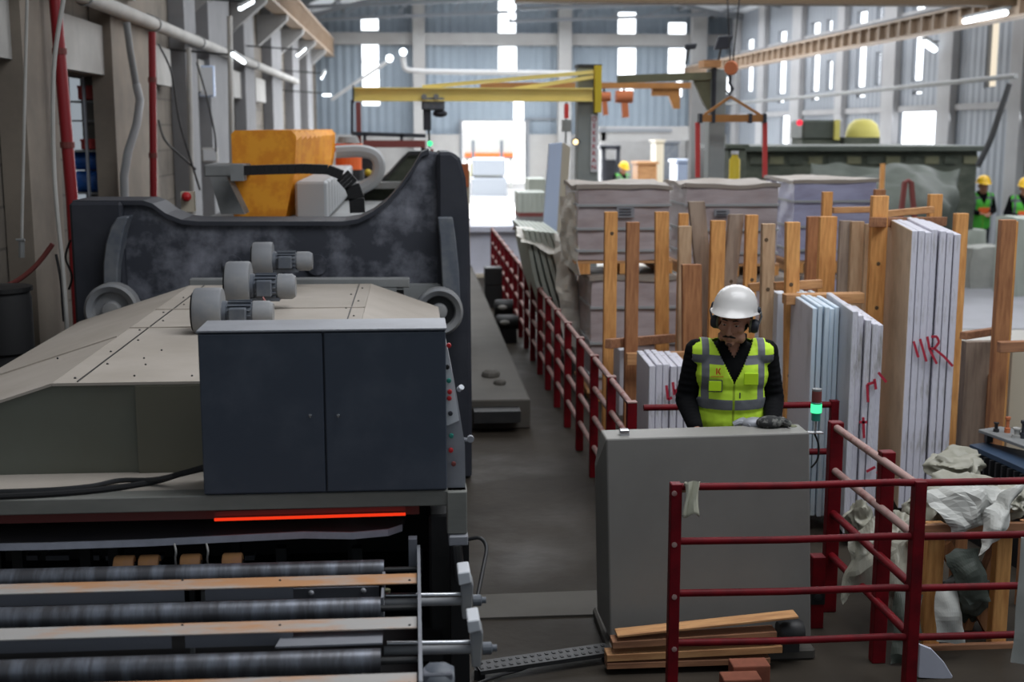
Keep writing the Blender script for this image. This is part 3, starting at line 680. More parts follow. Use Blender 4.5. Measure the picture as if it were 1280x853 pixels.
# ---- blowers
def blower(x0, x1, yt, yb, Y, lab):
    t = thing('blower', (Xp((x0 + x1) / 2, Y), Y, zP), lab, 'blower', 'dusty blowers on the hood')
    kx = Y / F; r = (yb - yt) / 2 * kx; w = (x1 - x0) * kx; c = at(x0, (yt + yb) / 2, Y)
    ax = (1, 0, 0)
    MB().lathe([(0, 0), (r * .96, 0), (r, .012), (r, w - .012), (r * .96, w), (0, w)], c, ax, 40).build('fan_housing', M['blower_grey'], t, smooth=True)
    MB().lathe([(r * .45, -.012), (r * .8, -.012), (r * .8, .0), (r * .45, 0)], c, ax, 30).build('inlet_plate', M['black'], t)
    c2 = c + Vector((w, 0, -r * .12)); mr = r * .5
    MB().lathe([(0, 0), (mr * 1.15, 0), (mr * 1.15, .02), (mr, .025), (mr, .16), (0, .16)], c2, ax, 24).build('motor_body', M['motor_grey'], t, smooth=True)
    mb = MB()
    for j in range(16):
        an = j * math.pi / 8; d = Vector((0, math.cos(an), math.sin(an))) * (mr + .006)
        mb.bar(c2 + d + Vector((.03, 0, 0)), c2 + d + Vector((.15, 0, 0)), .006, .016, up=d)
    mb.build('cooling_fins', M['motor_grey'], t)
    mb = MB(); mb.box(c2.x + .04, c2.x + .13, c2.y - mr - .04, c2.y - mr + .03, c2.z - mr * .7, c2.z + mr * .7); mb.build('terminal_box', M['motor_grey'], t, bevel=.006)
    MB().lathe([(0, .16), (mr * 1.12, .16), (mr * 1.12, .24), (mr * .9, .262), (0, .262)], c2, ax, 24).build('fan_cover', M['blower_grey'], t, smooth=True)
    mb = MB(); mb.box(c2.x - .02, c2.x + .17, c2.y - mr * .8, c2.y + mr * .8, c2.z - mr * 1.2, c2.z - mr * .9); mb.box(c2.x + .02, c2.x + .05, c2.y - .05, c2.y + .05, zP + .01, c2.z - mr); mb.box(c.x + .02, c.x + w - .02, c.y - .08, c.y + .08, zP + .01, c.z - r * .7)
    mb.build('mounting_foot', M['motor_grey'], t)
    return t
blower(244, 278, 360, 420, 6.75, 'nearest dusty grey blower right behind the blue cabinet')
blower(284, 313, 327, 384, 7.6, 'middle dusty grey blower of the three on the hood')
blower(317, 341, 303, 346, 8.65, 'farthest dusty grey blower beside the long bar')
t = thing('wedge_block', at(333, 390, 6.9), 'small red and white chip of scrap beside the nearest blower motor', 'scrap')
MB().prism([at(330, 402, 6.8), at(338, 388, 6.8), at(328, 372, 6.8)], (.0, .05, 0)).build('chip', M['rust_red'], t); MB().prism([at(326, 404, 6.8), at(331, 402, 6.8), at(329, 386, 6.8)], (0, .04, 0)).build('edge', M['white_paint'], t)
# ---- body frame of the line machine under the hood
mf = thing('line_machine_base', (-.8, 5.2, 0), 'grey steel machine base with cross beam and corner post under the blue cabinet', 'machine base')
Y = 5.12
zt = at(400, 617, 5.02).z
mb = MB(); mb.box(-2.6, Xp(582, 5.02), 5.02, 5.12, at(400, 636, 5.02).z, zt); mb.build('cross_beam', M['beam_grey'], mf, bevel=.004)
mb = MB(); mb.box(-2.6, Xp(560, 5.12), 5.12, 5.42, zt - .03, zt - .002); mb.build('ledge', M['hood_dusty'], mf)
mb = MB(); mb.box(Xp(556, 5.0), Xp(582, 5.0), 5.0, 5.14, at(570, 668, 5).z, zt); mb.build('corner_post', M['beam_grey'], mf, bevel=.004)
mb = MB(); mb.box(Xp(558, 4.98), Xp(583, 4.98), 4.98, 5.12, at(570, 681, 5).z, at(570, 669, 5).z); mb.build('post_cap', M['plate_grey'], mf, bevel=.004)
mb = MB(); mb.box(Xp(560, 5.03), Xp(584, 5.03), 5.03, 5.16, 0, at(570, 681, 5).z); mb.build('post_lower', M['black'], mf)
mb = MB(); mb.tube([at(571, 681, 4.99), at(575, 725, 4.99)], .022, 10); mb.build('cylinder_rod', M['steel_dark'], mf)
mb = MB(); mb.box(-2.6, Xp(520, 5.1), 5.14, 5.2, at(300, 650, 5.12).z, at(300, 637, 5.12).z); mb.build('red_strip', M['rust_red'], mf)
mb = MB(); mb.box(-2.6, .1, 6.2, 6.3, .1, 1.12); mb.build('inner_wall', M['black'], mf)
mb = MB(); mb.box(.05, .20, 5.18, 9.2, .0, 1.0); mb.build('side_body', M['steel_dark'], mf, bevel=.01)
mb = MB(); mb.box(-2.6, .1, 5.02, 6.2, .42, .5); mb.build('pan', M['black'], mf)
for i in range(5): MB().box(-2.3 + i * .5, -2.26 + i * .5, 5.35, 5.41, .5, 1.0).build('hanger', M['black'], mf)
for xx in (15, 100, 135, 345, 440, 515):
    MB().pbox(xx, 686, xx + 13, 715, 5.3, .05).build('inner_post', M['steel_dark'], mf)
for x0, x1 in ((33, 47), (57, 86), (102, 124), (132, 168), (184, 203), (306, 318)):
    MB().pbox(x0, 695, x1, 701, 5.6, .05).build('inner_plate', M['channel_face'], mf)
# heat line under beam
t = thing('heating_element', at(385, 648, 5.25), 'glowing red hot rod under the cross beam above the dark slab', 'heater')
a = at(268, 650, 5.08); b = at(507, 643, 5.08)
MB().tube([a, b], .0065, 8).build('glowing_rod', M['heat_glow'], t); MB().bar(a + Vector((0, .03, .02)), b + Vector((0, .03, .02)), .03, .02).build('reflector', M['rust_red'], t)
# slab under it
sl = thing('stone_slab', at(250, 680, 5.05), 'dark stone slab with pale rough front edge entering the machine', 'slab')
zs = at(200, 682, 4.98).z
fr = [at(x, y, 5) for x, y in ((-60, 690), (60, 686), (180, 681), (300, 676), (380, 671), (440, 669), (485, 664), (504, 657))]
fr = [atz(x, y, zs) for x, y in ((-60, 681), (60, 679), (180, 675), (300, 669), (380, 665), (440, 666), (485, 662), (503, 656))]
pl = fr + [atz(508, 640, zs), Vector((atz(508, 640, zs).x, 5.95, zs)), Vector((-2.6, 5.95, zs))]
MB().prism(pl, (0, 0, -.026)).build('slab', M['slab_top'], sl)
mb = MB()
for a, b in zip(fr, fr[1:]):
    mb.hexa([a + Vector((0, -.006, -.027)), b + Vector((0, -.006, -.027)), b + Vector((0, .004, -.027)), a + Vector((0, .004, -.027)), a + Vector((0, -.004, .001)), b + Vector((0, -.004, .001)), b + Vector((0, .004, .001)), a + Vector((0, .004, .001))])
mb.build('rough_edge', M['slab_edge'], sl)
for x, w in ((80, 8), (103, 10), (115, 7), (140, 6), (176, 8)):
    c = atz(x, 681 - (x - 80) * .03, zs - .012); MB().ball(c + Vector((0, -.008, 0)), (w * .0016, .003, .010), 8).build('paint_mark', M['pink_paint'], sl)
# orange support wheels
for i, x in enumerate((156, 187, 239, 291)):
    lab = ['orange rubber wheel leftmost of the row under the slab', 'orange rubber wheel second of the row under the slab', 'orange rubber wheel third along the row under the slab', 'orange rubber wheel last of the row toward the cylinder end'][i]
    c = at(x, 707 - (x - 156) * .025, 5.12); t = thing('support_wheel', c, lab, 'wheel', 'orange wheels under the slab')
    MB().lathe([(0, -.04), (.036, -.04), (.041, -.034), (.041, .034), (.036, .04), (0, .04)], c, (1, 0, 0), 28).build('tyre', M['orange_wheel'], t, smooth=True)
    MB().lathe([(0, -.046), (.014, -.046), (.014, .046), (0, .046)], c, (1, 0, 0), 14).build('hub', M['steel_dark'], t)
    MB().bar(c, c + Vector((0, .0, -.2)), .02, .03).build('fork', M['steel_dark'], t)
for i, x in enumerate((220, 260)):
    cable('air_tube', [at(x - 2, 680, 4.99), at(x, 690, 4.97), at(x - 1, 700, 5.0), at(x + 1, 712, 5.05)], .004, M['pale_panel'], ['thin pale tube bent between the orange wheels nearer the pink marks', 'thin pale tube bent beside the last orange wheel'][i], 'tube')
# ---- control cabinet
cb_ = thing('control_cabinet', at(405, 620, 5.0), 'dark blue two door steel control cabinet with dusty top', 'cabinet')
Yc = 5.0
xl_, xr_ = Xp(251, Yc, 520), Xp(558, Yc, 520); zt_, zb_ = at(400, 414, Yc).z, at(400, 618, Yc).z
xm = Xp(406, Yc, 520)
MB().box(xl_, xr_, Yc + .02, Yc + .27, zb_, zt_).build('body', M['cabinet_blue'], cb_, bevel=.004)
MB().box(xl_ - .004, xr_ + .004, Yc - .004, Yc + .274, zt_, zt_ + .006).build('top_plate', M['plate_grey'], cb_)
for a, b, s in ((xl_, xm - .003, -1), (xm + .003, xr_, 1)):
    d_ = MB().box(a, b, Yc, Yc + .02, zb_ + .008, zt_ - .008).build('door', M['cabinet_blue'], cb_, bevel=.005, segs=2)
    px = 388 if s < 0 else 423
    c = at(px, 519, Yc); MB().lathe([(0, 0), (.006, 0), (.006, .01), (0, .012)], c, (0, -1, 0), 12).build('latch', M['chrome'], d_, smooth=True)
    MB().bar(c + Vector((0, -.014, -.008)), c + Vector((0, -.014, .008)), .005, .004).build('latch_key', M['chrome'], d_)
    hx = a + .002 if s < 0 else b - .002
# side control desk
dk = thing('push_button_desk', at(572, 560, 5.05), 'slanted pale push button desk jutting out behind the blue cabinet edge', 'control desk')
pf = [at(x, y, 5.06) for x, y in ((556, 424), (560, 440), (568, 480), (576, 525), (581, 556), (582, 612), (540, 614), (540, 424))]
MB().prism(pf, (0, .4, 0)).build('desk_body', M['plate_grey'], dk)
pf2 = [at(x, y, 5.05) for x, y in ((557, 428), (560, 442), (568, 484), (574, 526), (560, 532), (550, 532), (550, 428))]
MB().prism(pf2, (0, .012, 0)).build('face_plate', M['white_paint'], dk)
for (x, y, m) in ((561, 432, 'red_button'), (559, 459, 'black'), (561, 476, 'teal_button'), (561.5, 498, 'red_button'), (563, 517, 'cast_black'), (564, 545, 'teal_button'), (563.5, 563, 'red_button'), (567, 580, 'rust_red'), (562, 490, 'red_button')):
    c = at(x, y, 5.045); MB().lathe([(0, .012), (.009, .01), (.010, 0), (0, 0)], c, (0, -1, 0), 14).build('push_button', M[m], dk, smooth=True)
MB().tube([at(574, 487, 5.12), at(577, 484, 5.1)], .012, 8).build('knob', M['chrome'], dk); MB().tube([at(578, 549, 5.1), at(590, 551, 5.08)], .008, 8).build('lever', M['chrome'], dk)
MB().lathe([(0, 0), (.014, 0), (.014, .02), (0, .02)], at(588, 548, 5.07), (0, -1, 0), 12).build('lever_knob', M['plate_grey'], dk)
# cables on the ledge
LZ = zt + .012
def on(px, py, dz=0): return atz(px, py, LZ + dz)
cable('power_cable', [on(-30, 622), on(60, 618), on(130, 612), at(190, 603, 5.2), at(225, 593, 5.15), at(258, 585, 5.1)], .013, M['black_rubber'], 'black power cable lying lower of the pair along the hood ledge')
cable('power_cable', [on(-30, 616), on(60, 613), on(115, 608), at(150, 601, 5.22), at(200, 599, 5.18), at(258, 583, 5.12)], .011, M['steel_dark'], 'grey power cable arching over the black one along the hood ledge')
# ---- roller conveyor
rc = thing('roller_conveyor', (-.7, 4.4, 0), 'worn steel roller conveyor with rust stained cross channels in the foreground', 'conveyor')
zr = .865
for i, (xe, ye) in enumerate(((480, 713), (476, 761), (476, 827))):
    c = atz(xe, ye, zr); r = .042
    MB().lathe([(0, 0), (r * .96, 0), (r, .006), (r, 1.98), (0, 1.98)], c, (-1, 0, 0), 28).build('roller', M['roller_steel'], rc, smooth=True)
    MB().tube([c, Vector((Xp(522, c.y, ye), c.y, c.z))], .012, 10).build('roller_shaft', M['steel_dark'], rc)
zc = .915
tops = []
for i, (ya, yb) in enumerate(((717, 729), (771, 785), (841, 858))):
    p = atz(521, ya, zc); q = atz(521, yb, zc); tops.append((q.y, p.y))
    MB().box(-1.95, Xp(521, p.y, ya), q.y, p.y, zc - .004, zc).build('channel_plate', M['channel_top'], rc)
    # vertical web with a notch
    nx = [(230, 256), (214, 231), (190, 214)][i]
    a, b = Xp(nx[0], q.y, yb + 15), Xp(nx[1], q.y, yb + 15)
    MB().box(-1.95, a, q.y + .004, q.y + .01, zc - .05, zc - .004).build('channel_web', M['channel_face'], rc)
    MB().box(b, Xp(366, q.y, yb), q.y + .004, q.y + .01, zc - .05, zc - .004).build('channel_web', M['channel_face'], rc)
    for xx in (228, 350, 512):
        MB().ball(atz(xx, yb - 3, zc), .005, 8).build('bolt', M['steel_dark'], rc)
    MB().bar(Vector((a + .05, q.y + .1, zc - .16)), Vector((a + .06, q.y + .06, zc - .03)), .014, .014).build('link', M['machine_grey'], rc)
# cover plates
MB().pbox(366, 735, 474, 751, 4.74, .008).build('cover_plate', M['channel_face'], rc)
a = [atz(344, 811, .885), atz(478, 806, .885), atz(479, 785, .885), atz(357, 789, .885)]
MB().prism(a, (0, 0, .006)).build('cover_plate', M['plate_grey'], rc)
for x, y in ((389, 742), (454, 739)): MB().ball(at(x, y, 4.735), .012, 10).build('bolt', M['plate_grey'], rc)
# end plates
xs = Xp(522, 4.9, 730)
mb = MB(); mb.box(xs, xs + .012, 3.7, 5.0, .62, .93); mb.build('side_plate', M['plate_grey'], rc)
mb = MB(); mb.box(Xp(478, 4.7, 740), Xp(478, 4.7, 740) + .01, 4.5, 4.78, .80, .90); mb.build('bearing_plate', M['plate_grey'], rc)
for yy in (3.9, 4.9): MB().box(xs - .06, xs - .0, yy, yy + .06, 0, .62).build('leg', M['steel_dark'], rc); MB().box(-1.8, -1.74, yy, yy + .06, 0, .85).build('leg', M['steel_dark'], rc)
MB().box(-1.95, xs, 3.7, 4.98, .6, .64).build('drip_tray', M['black'], rc)
MB().tube([at(484, 737, 4.74), at(484, 752, 4.74)], .013, 10).build('brass_fitting', M['olive'], rc)
mb = MB(); mb.box(Xp(505, 4.8), xs, 4.95, 5.0, .83, .97); mb.build('corner_bracket', M['channel_face'], rc)
# side drive arms
for i, (x0, x1, yy, Ya, bx) in enumerate(((482, 577, 751, 4.62, 582), (484, 590, 811, 4.2, 594))):
    t = thing('drive_arm', at(bx, yy, Ya), ['pair of steel rods ending in a white capped bracket, farther of two beside the conveyor', 'pair of steel rods ending in a white capped bracket, nearer of two beside the conveyor'][i], 'machine arm', 'drive arms beside the conveyor')
    MB().tube([at(x0, yy - 6, Ya + .05), at(x1, yy - 7, Ya + .05)], .010, 10).build('rod', M['chrome'], t, smooth=True)
    MB().tube([at(x0 - 4, yy + 3, Ya), at(x1 + 3, yy + 1, Ya)], .016, 10).build('rod', M['blower_grey'], t, smooth=True)
    w = [at(x, y, Ya - .03) for x, y in ((bx - 6, yy - 32), (bx + 4, yy - 32), (bx + 10, yy - 18), (bx + 7, yy + 24), (bx - 4, yy + 24))]
    MB().prism(w, (0, .1, 0)).build('bracket', M['blower_grey'], t, bevel=.004)
    w = [at(x, y, Ya - .05) for x, y in ((bx - 10, yy - 34), (bx + 5, yy - 36), (bx + 8, yy - 22), (bx - 8, yy - 18))]
    MB().prism(w, (0, .12, 0)).build('cap', M['white_paint'], t, bevel=.004)
    c = at(bx + 9, yy, Ya - .0); MB().lathe([(0, 0), (.022, 0), (.022, .03), (.012, .035), (.012, .05), (0, .05)], c, (1, 0, 0), 14).build('nut', M['motor_grey'], t)
t = thing('gear_motor', at(545, 850, 4.0), 'rounded grey gear motor hanging at the near end of the conveyor', 'motor')
c = at(530, 856, 4.0); MB().lathe([(0, 0), (.055, .0), (.07, .02), (.07, .07), (.055, .1), (0, .1)], c, (1, 0, 0), 28).build('housing', M['motor_grey'], t, smooth=True); MB().pbox(528, 843, 566, 860, 3.95, .06).build('cover_box', M['channel_face'], t, bevel=.005)
cable('sensor_cable', [at(583, 675, 5.0), at(600, 673, 4.98), at(608, 685, 4.95), at(604, 710, 4.85), at(597, 745, 4.7)], .008, M['black'], 'black cable looping from the corner post down to the drive arm')
# ---- line body beyond: base, orange bellows
Y = 11
bel = thing('bellows', at(355, 262, Y), 'bright orange folded bellows cover standing above the black portal frame', 'bellows')
zt_ = at(300, 163, Y).z; zbm = at(300, 262, Y).z - .12
x0 = Xp(290, Y, 200); x1 = Xp(371, Y, 200); yend = 16.6
n = 10; mb = MB(); rings = []
prof = lambda s: [(x0 + s, zbm), (x0 + s * .5, zt_ - .03 - s), (x0 + .03 + s, zt_ - s), (x1 - .04 - s, zt_ - s), (x1 - .0 - s, zt_ - .05 - s), (x1 - .02 - s, zt_ - .35), (x1 - .12 - s, zbm)]
for i in range(2 * n + 1):
    s = 0 if i % 2 == 0 else .10; y = Y + (yend - Y) * i / (2 * n)
    rings.append(mb.verts([(x, y, z) for x, z in prof(s)]))
for a, b in zip(rings, rings[1:]):
    for j in range(len(a)): mb.bm.faces.new([a[j], a[(j + 1) % len(a)], b[(j + 1) % len(a)], b[j]])
mb.bm.faces.new(rings[0][::-1]); mb.bm.faces.new(rings[-1])
mb.build('folded_cover', M['orange_bellows'], bel)
mb = MB()
for i in range(12):
    y = 11.3 + i * .42; mb.box(x1 - .05, x1 + .22, y, y + .36, 1.8, 2.14)
mb.build('lower_segments', M['bellows_white'], bel, bevel=.02)
t = thing('line_bed', (-.9, 12, 0), 'long grey machine bed carrying the orange bellows', 'machine bed')
MB().box(-1.9, -.25, 10.4, 14.8, 0, 1.78).build('bed', M['machine_grey'], t); MB().box(-.25, -.05, 10.4, 14.8, 1.4, 1.7).build('rail', M['moss_dark'], t)
t = thing('bellows_bracket', at(285, 240, 10.6), 'grey box bracket with slanting brace beside the orange bellows', 'bracket')
MB().pbox(255, 206, 306, 221, 10.6, .5).build('box', M['machine_grey'], t, bevel=.01)
MB().prism([at(262, 221, 10.6), at(283, 221, 10.6), at(306, 268, 10.6), at(276, 268, 10.6)], (0, .3, 0)).build('brace', M['machine_grey'], t)
MB().pbox(226, 240, 242, 265, 10.5, .1).build('valve_block', M['cream'], t); MB().ball(at(233, 246, 10.45), .04, 10).build('valve_cap', M['red_button'], t)
t = thing('cable_chain', at(400, 210, 10.4), 'black cable chain arching over the orange bellows', 'cable chain')
pts_ = [at(x, y, 10.4) for x, y in ((306, 213), (340, 212), (380, 211), (410, 212), (428, 219), (440, 232), (446, 248), (447, 266))]
mb = MB()
for a, b in zip(pts_, pts_[1:]):
    for s in range(4):
        u = a.lerp(b, s / 4); v_ = a.lerp(b, (s + .97) / 4); mb.bar(u, v_, .12, .075, up=(0, -1, 0) if abs((b - a).z) > abs((b - a).x) else (0, 0, 1))
mb.build('chain_links', M['black_rubber'], t)
MB().box(pts_[0].x - .1, pts_[0].x, 10.3, 10.5, pts_[0].z - .08, pts_[0].z + .05).build('end_clamp', M['machine_grey'], t)
# white elbow duct and orange motor behind bellows
cable('duct_elbow', [at(420, 190, 14.4), at(450, 189, 14.4), at(468, 194, 14.4), at(474, 208, 14.4), at(468, 225, 14.4), at(450, 236, 14.4)], .07, M['bellows_white'], 'pale curved duct bending down behind the orange bellows', 'duct')
t = thing('orange_motor', at(436, 205, 16.8), 'orange machine head under the pale duct behind the bellows', 'motor')
c = at(436, 212, 16.8); MB().lathe([(0, 0), (.17, 0), (.17, .15), (.10, .16), (.10, .22), (.19, .23), (.19, .33), (0, .33)], c, (0, 0, 1), 20).build('housing', M['orange_vest'], t); MB().lathe([(0, .33), (.15, .34), (.12, .42), (0, .43)], c, (0, 0, 1), 20).build('cap', M['machine_grey'], t)
MB().lathe([(0, -1), (.2, -1), (.2, 0), (0, 0)], c, (0, 0, 1), 16).build('stand', M['steel_dark'], t)
t = thing('dark_block', at(450, 210, 17.6), 'dark machine block behind the pale duct with a yellow cap', 'machine'); MB().pbox(424, 192, 466, 222, 17.6, .5).build('block', M['cast_black'], t); MB().box(at(426, 222, 17.6).x, at(464, 222, 17.6).x, 17.7, 18, 0, at(440, 222, 17.6).z).build('stand', M['cast_black'], t); MB().ball(at(460, 216, 17.5), .05, 10).build('cap', M['yellow_dark'], t)
# ================================================================ AISLE AND RAILINGS
t = thing('aisle_plinth', (.75, 16, 0), 'long low concrete plinth along the dark aisle beside the portal frame', 'plinth')
MB().box(.46, 1.0, 10.9, 22, 0, .26).build('plinth', M['step_concrete'], t, bevel=.01)
MB().box(.5, .9, 10.7, 10.9, .1, .2).build('ledge', M['steel_dark'], t)
MB().ball((.72, 12.0, .27), (.09, .12, .06), 10).build('rubble', M['step_concrete'], t); MB().ball((.78, 11.6, .27), (.06, .07, .04), 8).build('rubble', M['step_concrete'], t)
def motor_small(x, y, Y, r, lab):
    t = thing('floor_motor', at(x, y, Y), lab, 'motor', 'black motors along the aisle railing'); c = at(x - 12, y, Y)
    MB().lathe([(0, 0), (r * .8, 0), (r, .03), (r, .24), (r * .8, .27), (0, .27)], c, (1, 0, 0), 20).build('body', M['black'], t, smooth=True)
    MB().ball(c + Vector((.1, -r, 0.02)), (.06, .02, .03), 10).build('name_plate', M['pale_panel'], t)
    MB().box(c.x, c.x + .25, Y - .1, Y + .1, 0, c.z - r * .6).build('stand', M['black'], t)
motor_small(630, 385, 16.8, .11, 'black round motor with pale plate standing before the red railing')
motor_small(632, 404, 15.5, .1, 'black motor nearest the camera in the row before the red railing')
t = thing('black_case', at(620, 356, 18.5), 'small black angular case on the aisle by the far red posts', 'case'); MB().pbox(606, 335, 628, 357, 18.5, .25).build('case', M['black'], t, bevel=.01); MB().box(Xp(606, 18.5), Xp(628, 18.5), 18.5, 18.7, 0, Zp(357, 18.5)).build('foot', M['black'], t)

def railing(name, p0, p1, ztop, nr, dz, step, posts, lab, rail_r=.018, pw=.05, cap=True, m='red_rail', mr=None):
    p0 = Vector(p0); p1 = Vector(p1); t = thing(name, p0, lab, 'railing'); d = (p1 - p0).normalized()
    for j in range(nr):
        z = ztop - .02 - j * dz
        MB().tube([p0 + Vector((0, 0, z)), p1 + Vector((0, 0, z))], rail_r, 10).build('rail', M[mr or m], t, smooth=True)
    for s in posts:
        c = p0 + d * s
        MB().bar(c, c + Vector((0, 0, ztop + .0)), pw, pw, up=(0, 1, 0)).build('post', M[m], t, bevel=.003)
        if cap: MB().box(c.x - pw * .52, c.x + pw * .52, c.y - pw * .52, c.y + pw * .52, ztop, ztop + .006).build('post_cap', M['red_rail_dust' if mr else m], t)
    return t
# long aisle railing
L_ = 14.0
railing('aisle_railing', (1.33, 7.65, 0), (1.33, 7.65 + L_, 0), .93, 4, .225, .8, [i * .82 for i in range(18)], 'long dark red railing running down the aisle past the slab racks', rail_r=.02, pw=.06, mr='red_rail_dust')
railing('cross_railing', (1.4, 7.62, 0), (2.6, 7.62, 0), .92, 2, .3, 1, [1.2], 'short red cross railing behind the console next to the worker', rail_r=.02)
# near railing
Yn = 5.36
xa, xb = at(844, 640, Yn).x, at(1145, 640, Yn).x
nr_ = thing('front_railing', (xa, Yn, 0), 'dark red pipe railing in front of the grey console, rag on its end post', 'railing')
zs_ = [at(844, y, Yn).z for y in (609, 677, 742, 804)]
for z in zs_:
    pts_ = [(xa, Yn, z), (xa + .5, Yn - .006, z - .004), (xb - .1, Yn - .01, z + .002), (xb, Yn - .02, z), (xb + .5, Yn - .03, z + .002), (2.9, Yn - .04, z)]
    MB().tube(pts_, .0165, 12).build('rail', M['red_rail'], nr_, smooth=True)
MB().box(xa - .024, xa + .024, Yn - .026, Yn + .026, 0, at(844, 604, Yn).z).build('post', M['red_rail'], nr_, bevel=.003)
for y in (615, 679, 744, 809): MB().lathe([(0, .004), (.012, .003), (.012, 0), (0, 0)], at(842, y, Yn) + Vector((-.002, -.026, 0)), (0, -1, 0), 16).build('bolt_head', M['red_rail_dust'], nr_)
MB().box(xb - .026, xb + .026, Yn - .05, Yn + .01, 0, at(1145, 599, Yn).z).build('post', M['red_rail'], nr_, bevel=.003)
# side railing
s0 = at(1044, 531, 6.5); s1 = at(1118, 566, 5.95); xs_ = (s0.x + at(1143, 600, Yn).x) / 2
sr = thing('side_railing', (s0.x, 6.5, 0), 'short dusty red railing slanting back beside the marble bundles', 'railing')
e = Vector((at(1143, 604, Yn + .05).x, Yn + .05, at(1143, 604, Yn + .05).z)); s0_ = at(1044, 534, 6.5)
for j in range(4):
    dz_ = Vector((0, 0, -.235 * j)); MB().tube([s0_ + dz_, e + dz_], .02, 12).build('rail', M['red_rail_dust' if j < 2 else 'red_rail'], sr, smooth=True)
for (x, y, Y_, hw) in ((1045, 527, 6.5, .036), (1109, 564, 5.82, .034)):
    c = at(x, y, Y_); MB().box(c.x - hw, c.x + hw, Y_ - .03, Y_ + .03, 0, c.z).build('post', M['red_rail'], sr, bevel=.004)
# rag
rg = MB(); n = 10
top_ = at(863, 603, Yn)
rows = []
for i in range(12):
    v = i / 11; row = []
    for j in range(7):
        u = j / 6; x = at(853 + u * 19, 640, Yn).x + .006 * math.sin(v * 4 + u * 3); z = top_.z + .012 - v * (.155 + .012 * math.sin(u * 7)); y = Yn - .03 - .010 * math.sin(u * 9 + v * 2) - .006 * v
        row.append(rg.bm.verts.new((x, y, z)))
    rows.append(row)
back = [rg.bm.verts.new((v.co.x, Yn + .03, top_.z - .05)) for v in rows[0]]
for a, b in zip([back] + rows, rows):
    for j in range(6): rg.bm.faces.new([a[j], a[j + 1], b[j + 1], b[j]])
o = rg.build('rag', M['white_cloth'], None, smooth=True); so = o.modifiers.new('s', 'SOLIDIFY'); so.thickness = .006
tag(o, 'cream cotton rag hanging over the end of the front red railing', 'rag')

# ================================================================ CONSOLE
Yc = 6.0
cs = thing('machine_console', at(885, 797, Yc), 'large plain grey steel console housing in front of the worker', 'console')
P_ = lambda x, y, Y: at(x, y, Y)
front = [P_(758, 549, Yc), P_(1012, 541, Yc), P_(1014, 797, Yc), P_(763, 799, Yc)]
side = [P_(745, 583, Yc + .14), P_(748, 766, Yc + .14)]
mb = MB()
f = mb.verts(front); bk = mb.verts([Vector((p.x, Yc + .19, p.z)) for p in front]); sd = mb.verts(side); sb = mb.verts([Vector((p.x, Yc + .19, p.z)) for p in side])
B_ = mb.bm
B_.faces.new([f[0], f[1], f[2], f[3]]); B_.faces.new([f[1], bk[1], bk[2], f[2]]); B_.faces.new([f[3], f[2], bk[2], bk[3]])
B_.faces.new([f[0], f[3], sd[1], sd[0]]); B_.faces.new([f[0], sd[0], sb[0], bk[0]]); B_.faces.new([sd[0], sd[1], sb[1], sb[0]]); B_.faces.new([sd[1], f[3], bk[3], sb[1]])
B_.faces.new([bk[0], bk[1], f[1], f[0]]); B_.faces.new([bk[0], sb[0], sb[1], bk[3], bk[2], bk[1]])
mb.build('housing', M['console_grey'], cs, bevel=.008, segs=2)
mb = MB(); mb.bar(P_(795, 543, Yc + .11) , P_(1000, 537, Yc + .11), .14, .014); mb.build('lid', M['machine_grey'], cs, bevel=.003)
mb = MB(); mb.pbox(775, 538, 787, 546, Yc + .05, .04); mb.build('hinge', M['chrome'], cs, bevel=.003)
mb = MB(); mb.ball(P_(991, 537, Yc + .14), (.03, .03, .025), 12); mb.build('dome', M['olive'], cs, smooth=True)
for xx in (790, 985):
    c = P_(xx, 797, Yc); MB().box(c.x - .03, c.x + .03, Yc + .06, Yc + .16, .06, c.z + .01).build('foot', M['steel_dark'], cs)
# concrete block under it + planks
cbk = thing('concrete_block', (Xp(890, 5.95), 6.0, 0), 'rough pale concrete block on the floor under the grey console', 'block')
MB().box(Xp(762, 5.9, 830), Xp(1016, 5.9, 830), 5.86, 6.5, 0, at(890, 815, 5.86).z).build('block', M['step_concrete'], cbk, bevel=.012)
zb_ = at(890, 815, 5.86).z
planks = [((757, 829), (960, 822), .03, 'lowest thin orange plank on the concrete block under the console'), ((757, 819), (975, 808), .035, 'second lowest plank, sticking out farthest beyond the block'), ((764, 803), (968, 790), .035, 'pale edged plank second from the top of the small plank pile'), ((770, 792), (995, 768), .012, 'thin slanting lath lying on top of the small plank pile')]
for i, (a, b, h, lab) in enumerate(planks):
    Y_ = 5.8; p = at(*a, Y_); q = at(*b, Y_)
    mb = MB(); mb.bar(p, q, .09, h, up=(0, 0, 1)); o = mb.build('wood_plank', M['wood_flat' if i % 2 else 'wood_flat_dark'], None, bevel=.002); tag(o, lab, 'plank', 'planks under the console')
mt = thing('stain_stand_in', at(988, 788, 5.9), 'dark motor shape standing in for a stain on the lower corner of the console', 'motor')  # made-up motor shape in place of a dark stain on the housing
c = at(972, 790, 5.86); MB().lathe([(0, 0), (.05, 0), (.062, .02), (.062, .1), (.05, .125), (0, .125)], c, (1, 0, 0), 20).build('body', M['steel_dark'], mt, smooth=True); MB().box(c.x + .02, c.x + .1, 5.82, 5.9, zb_, c.z - .03).build('foot', M['steel_dark'], mt)
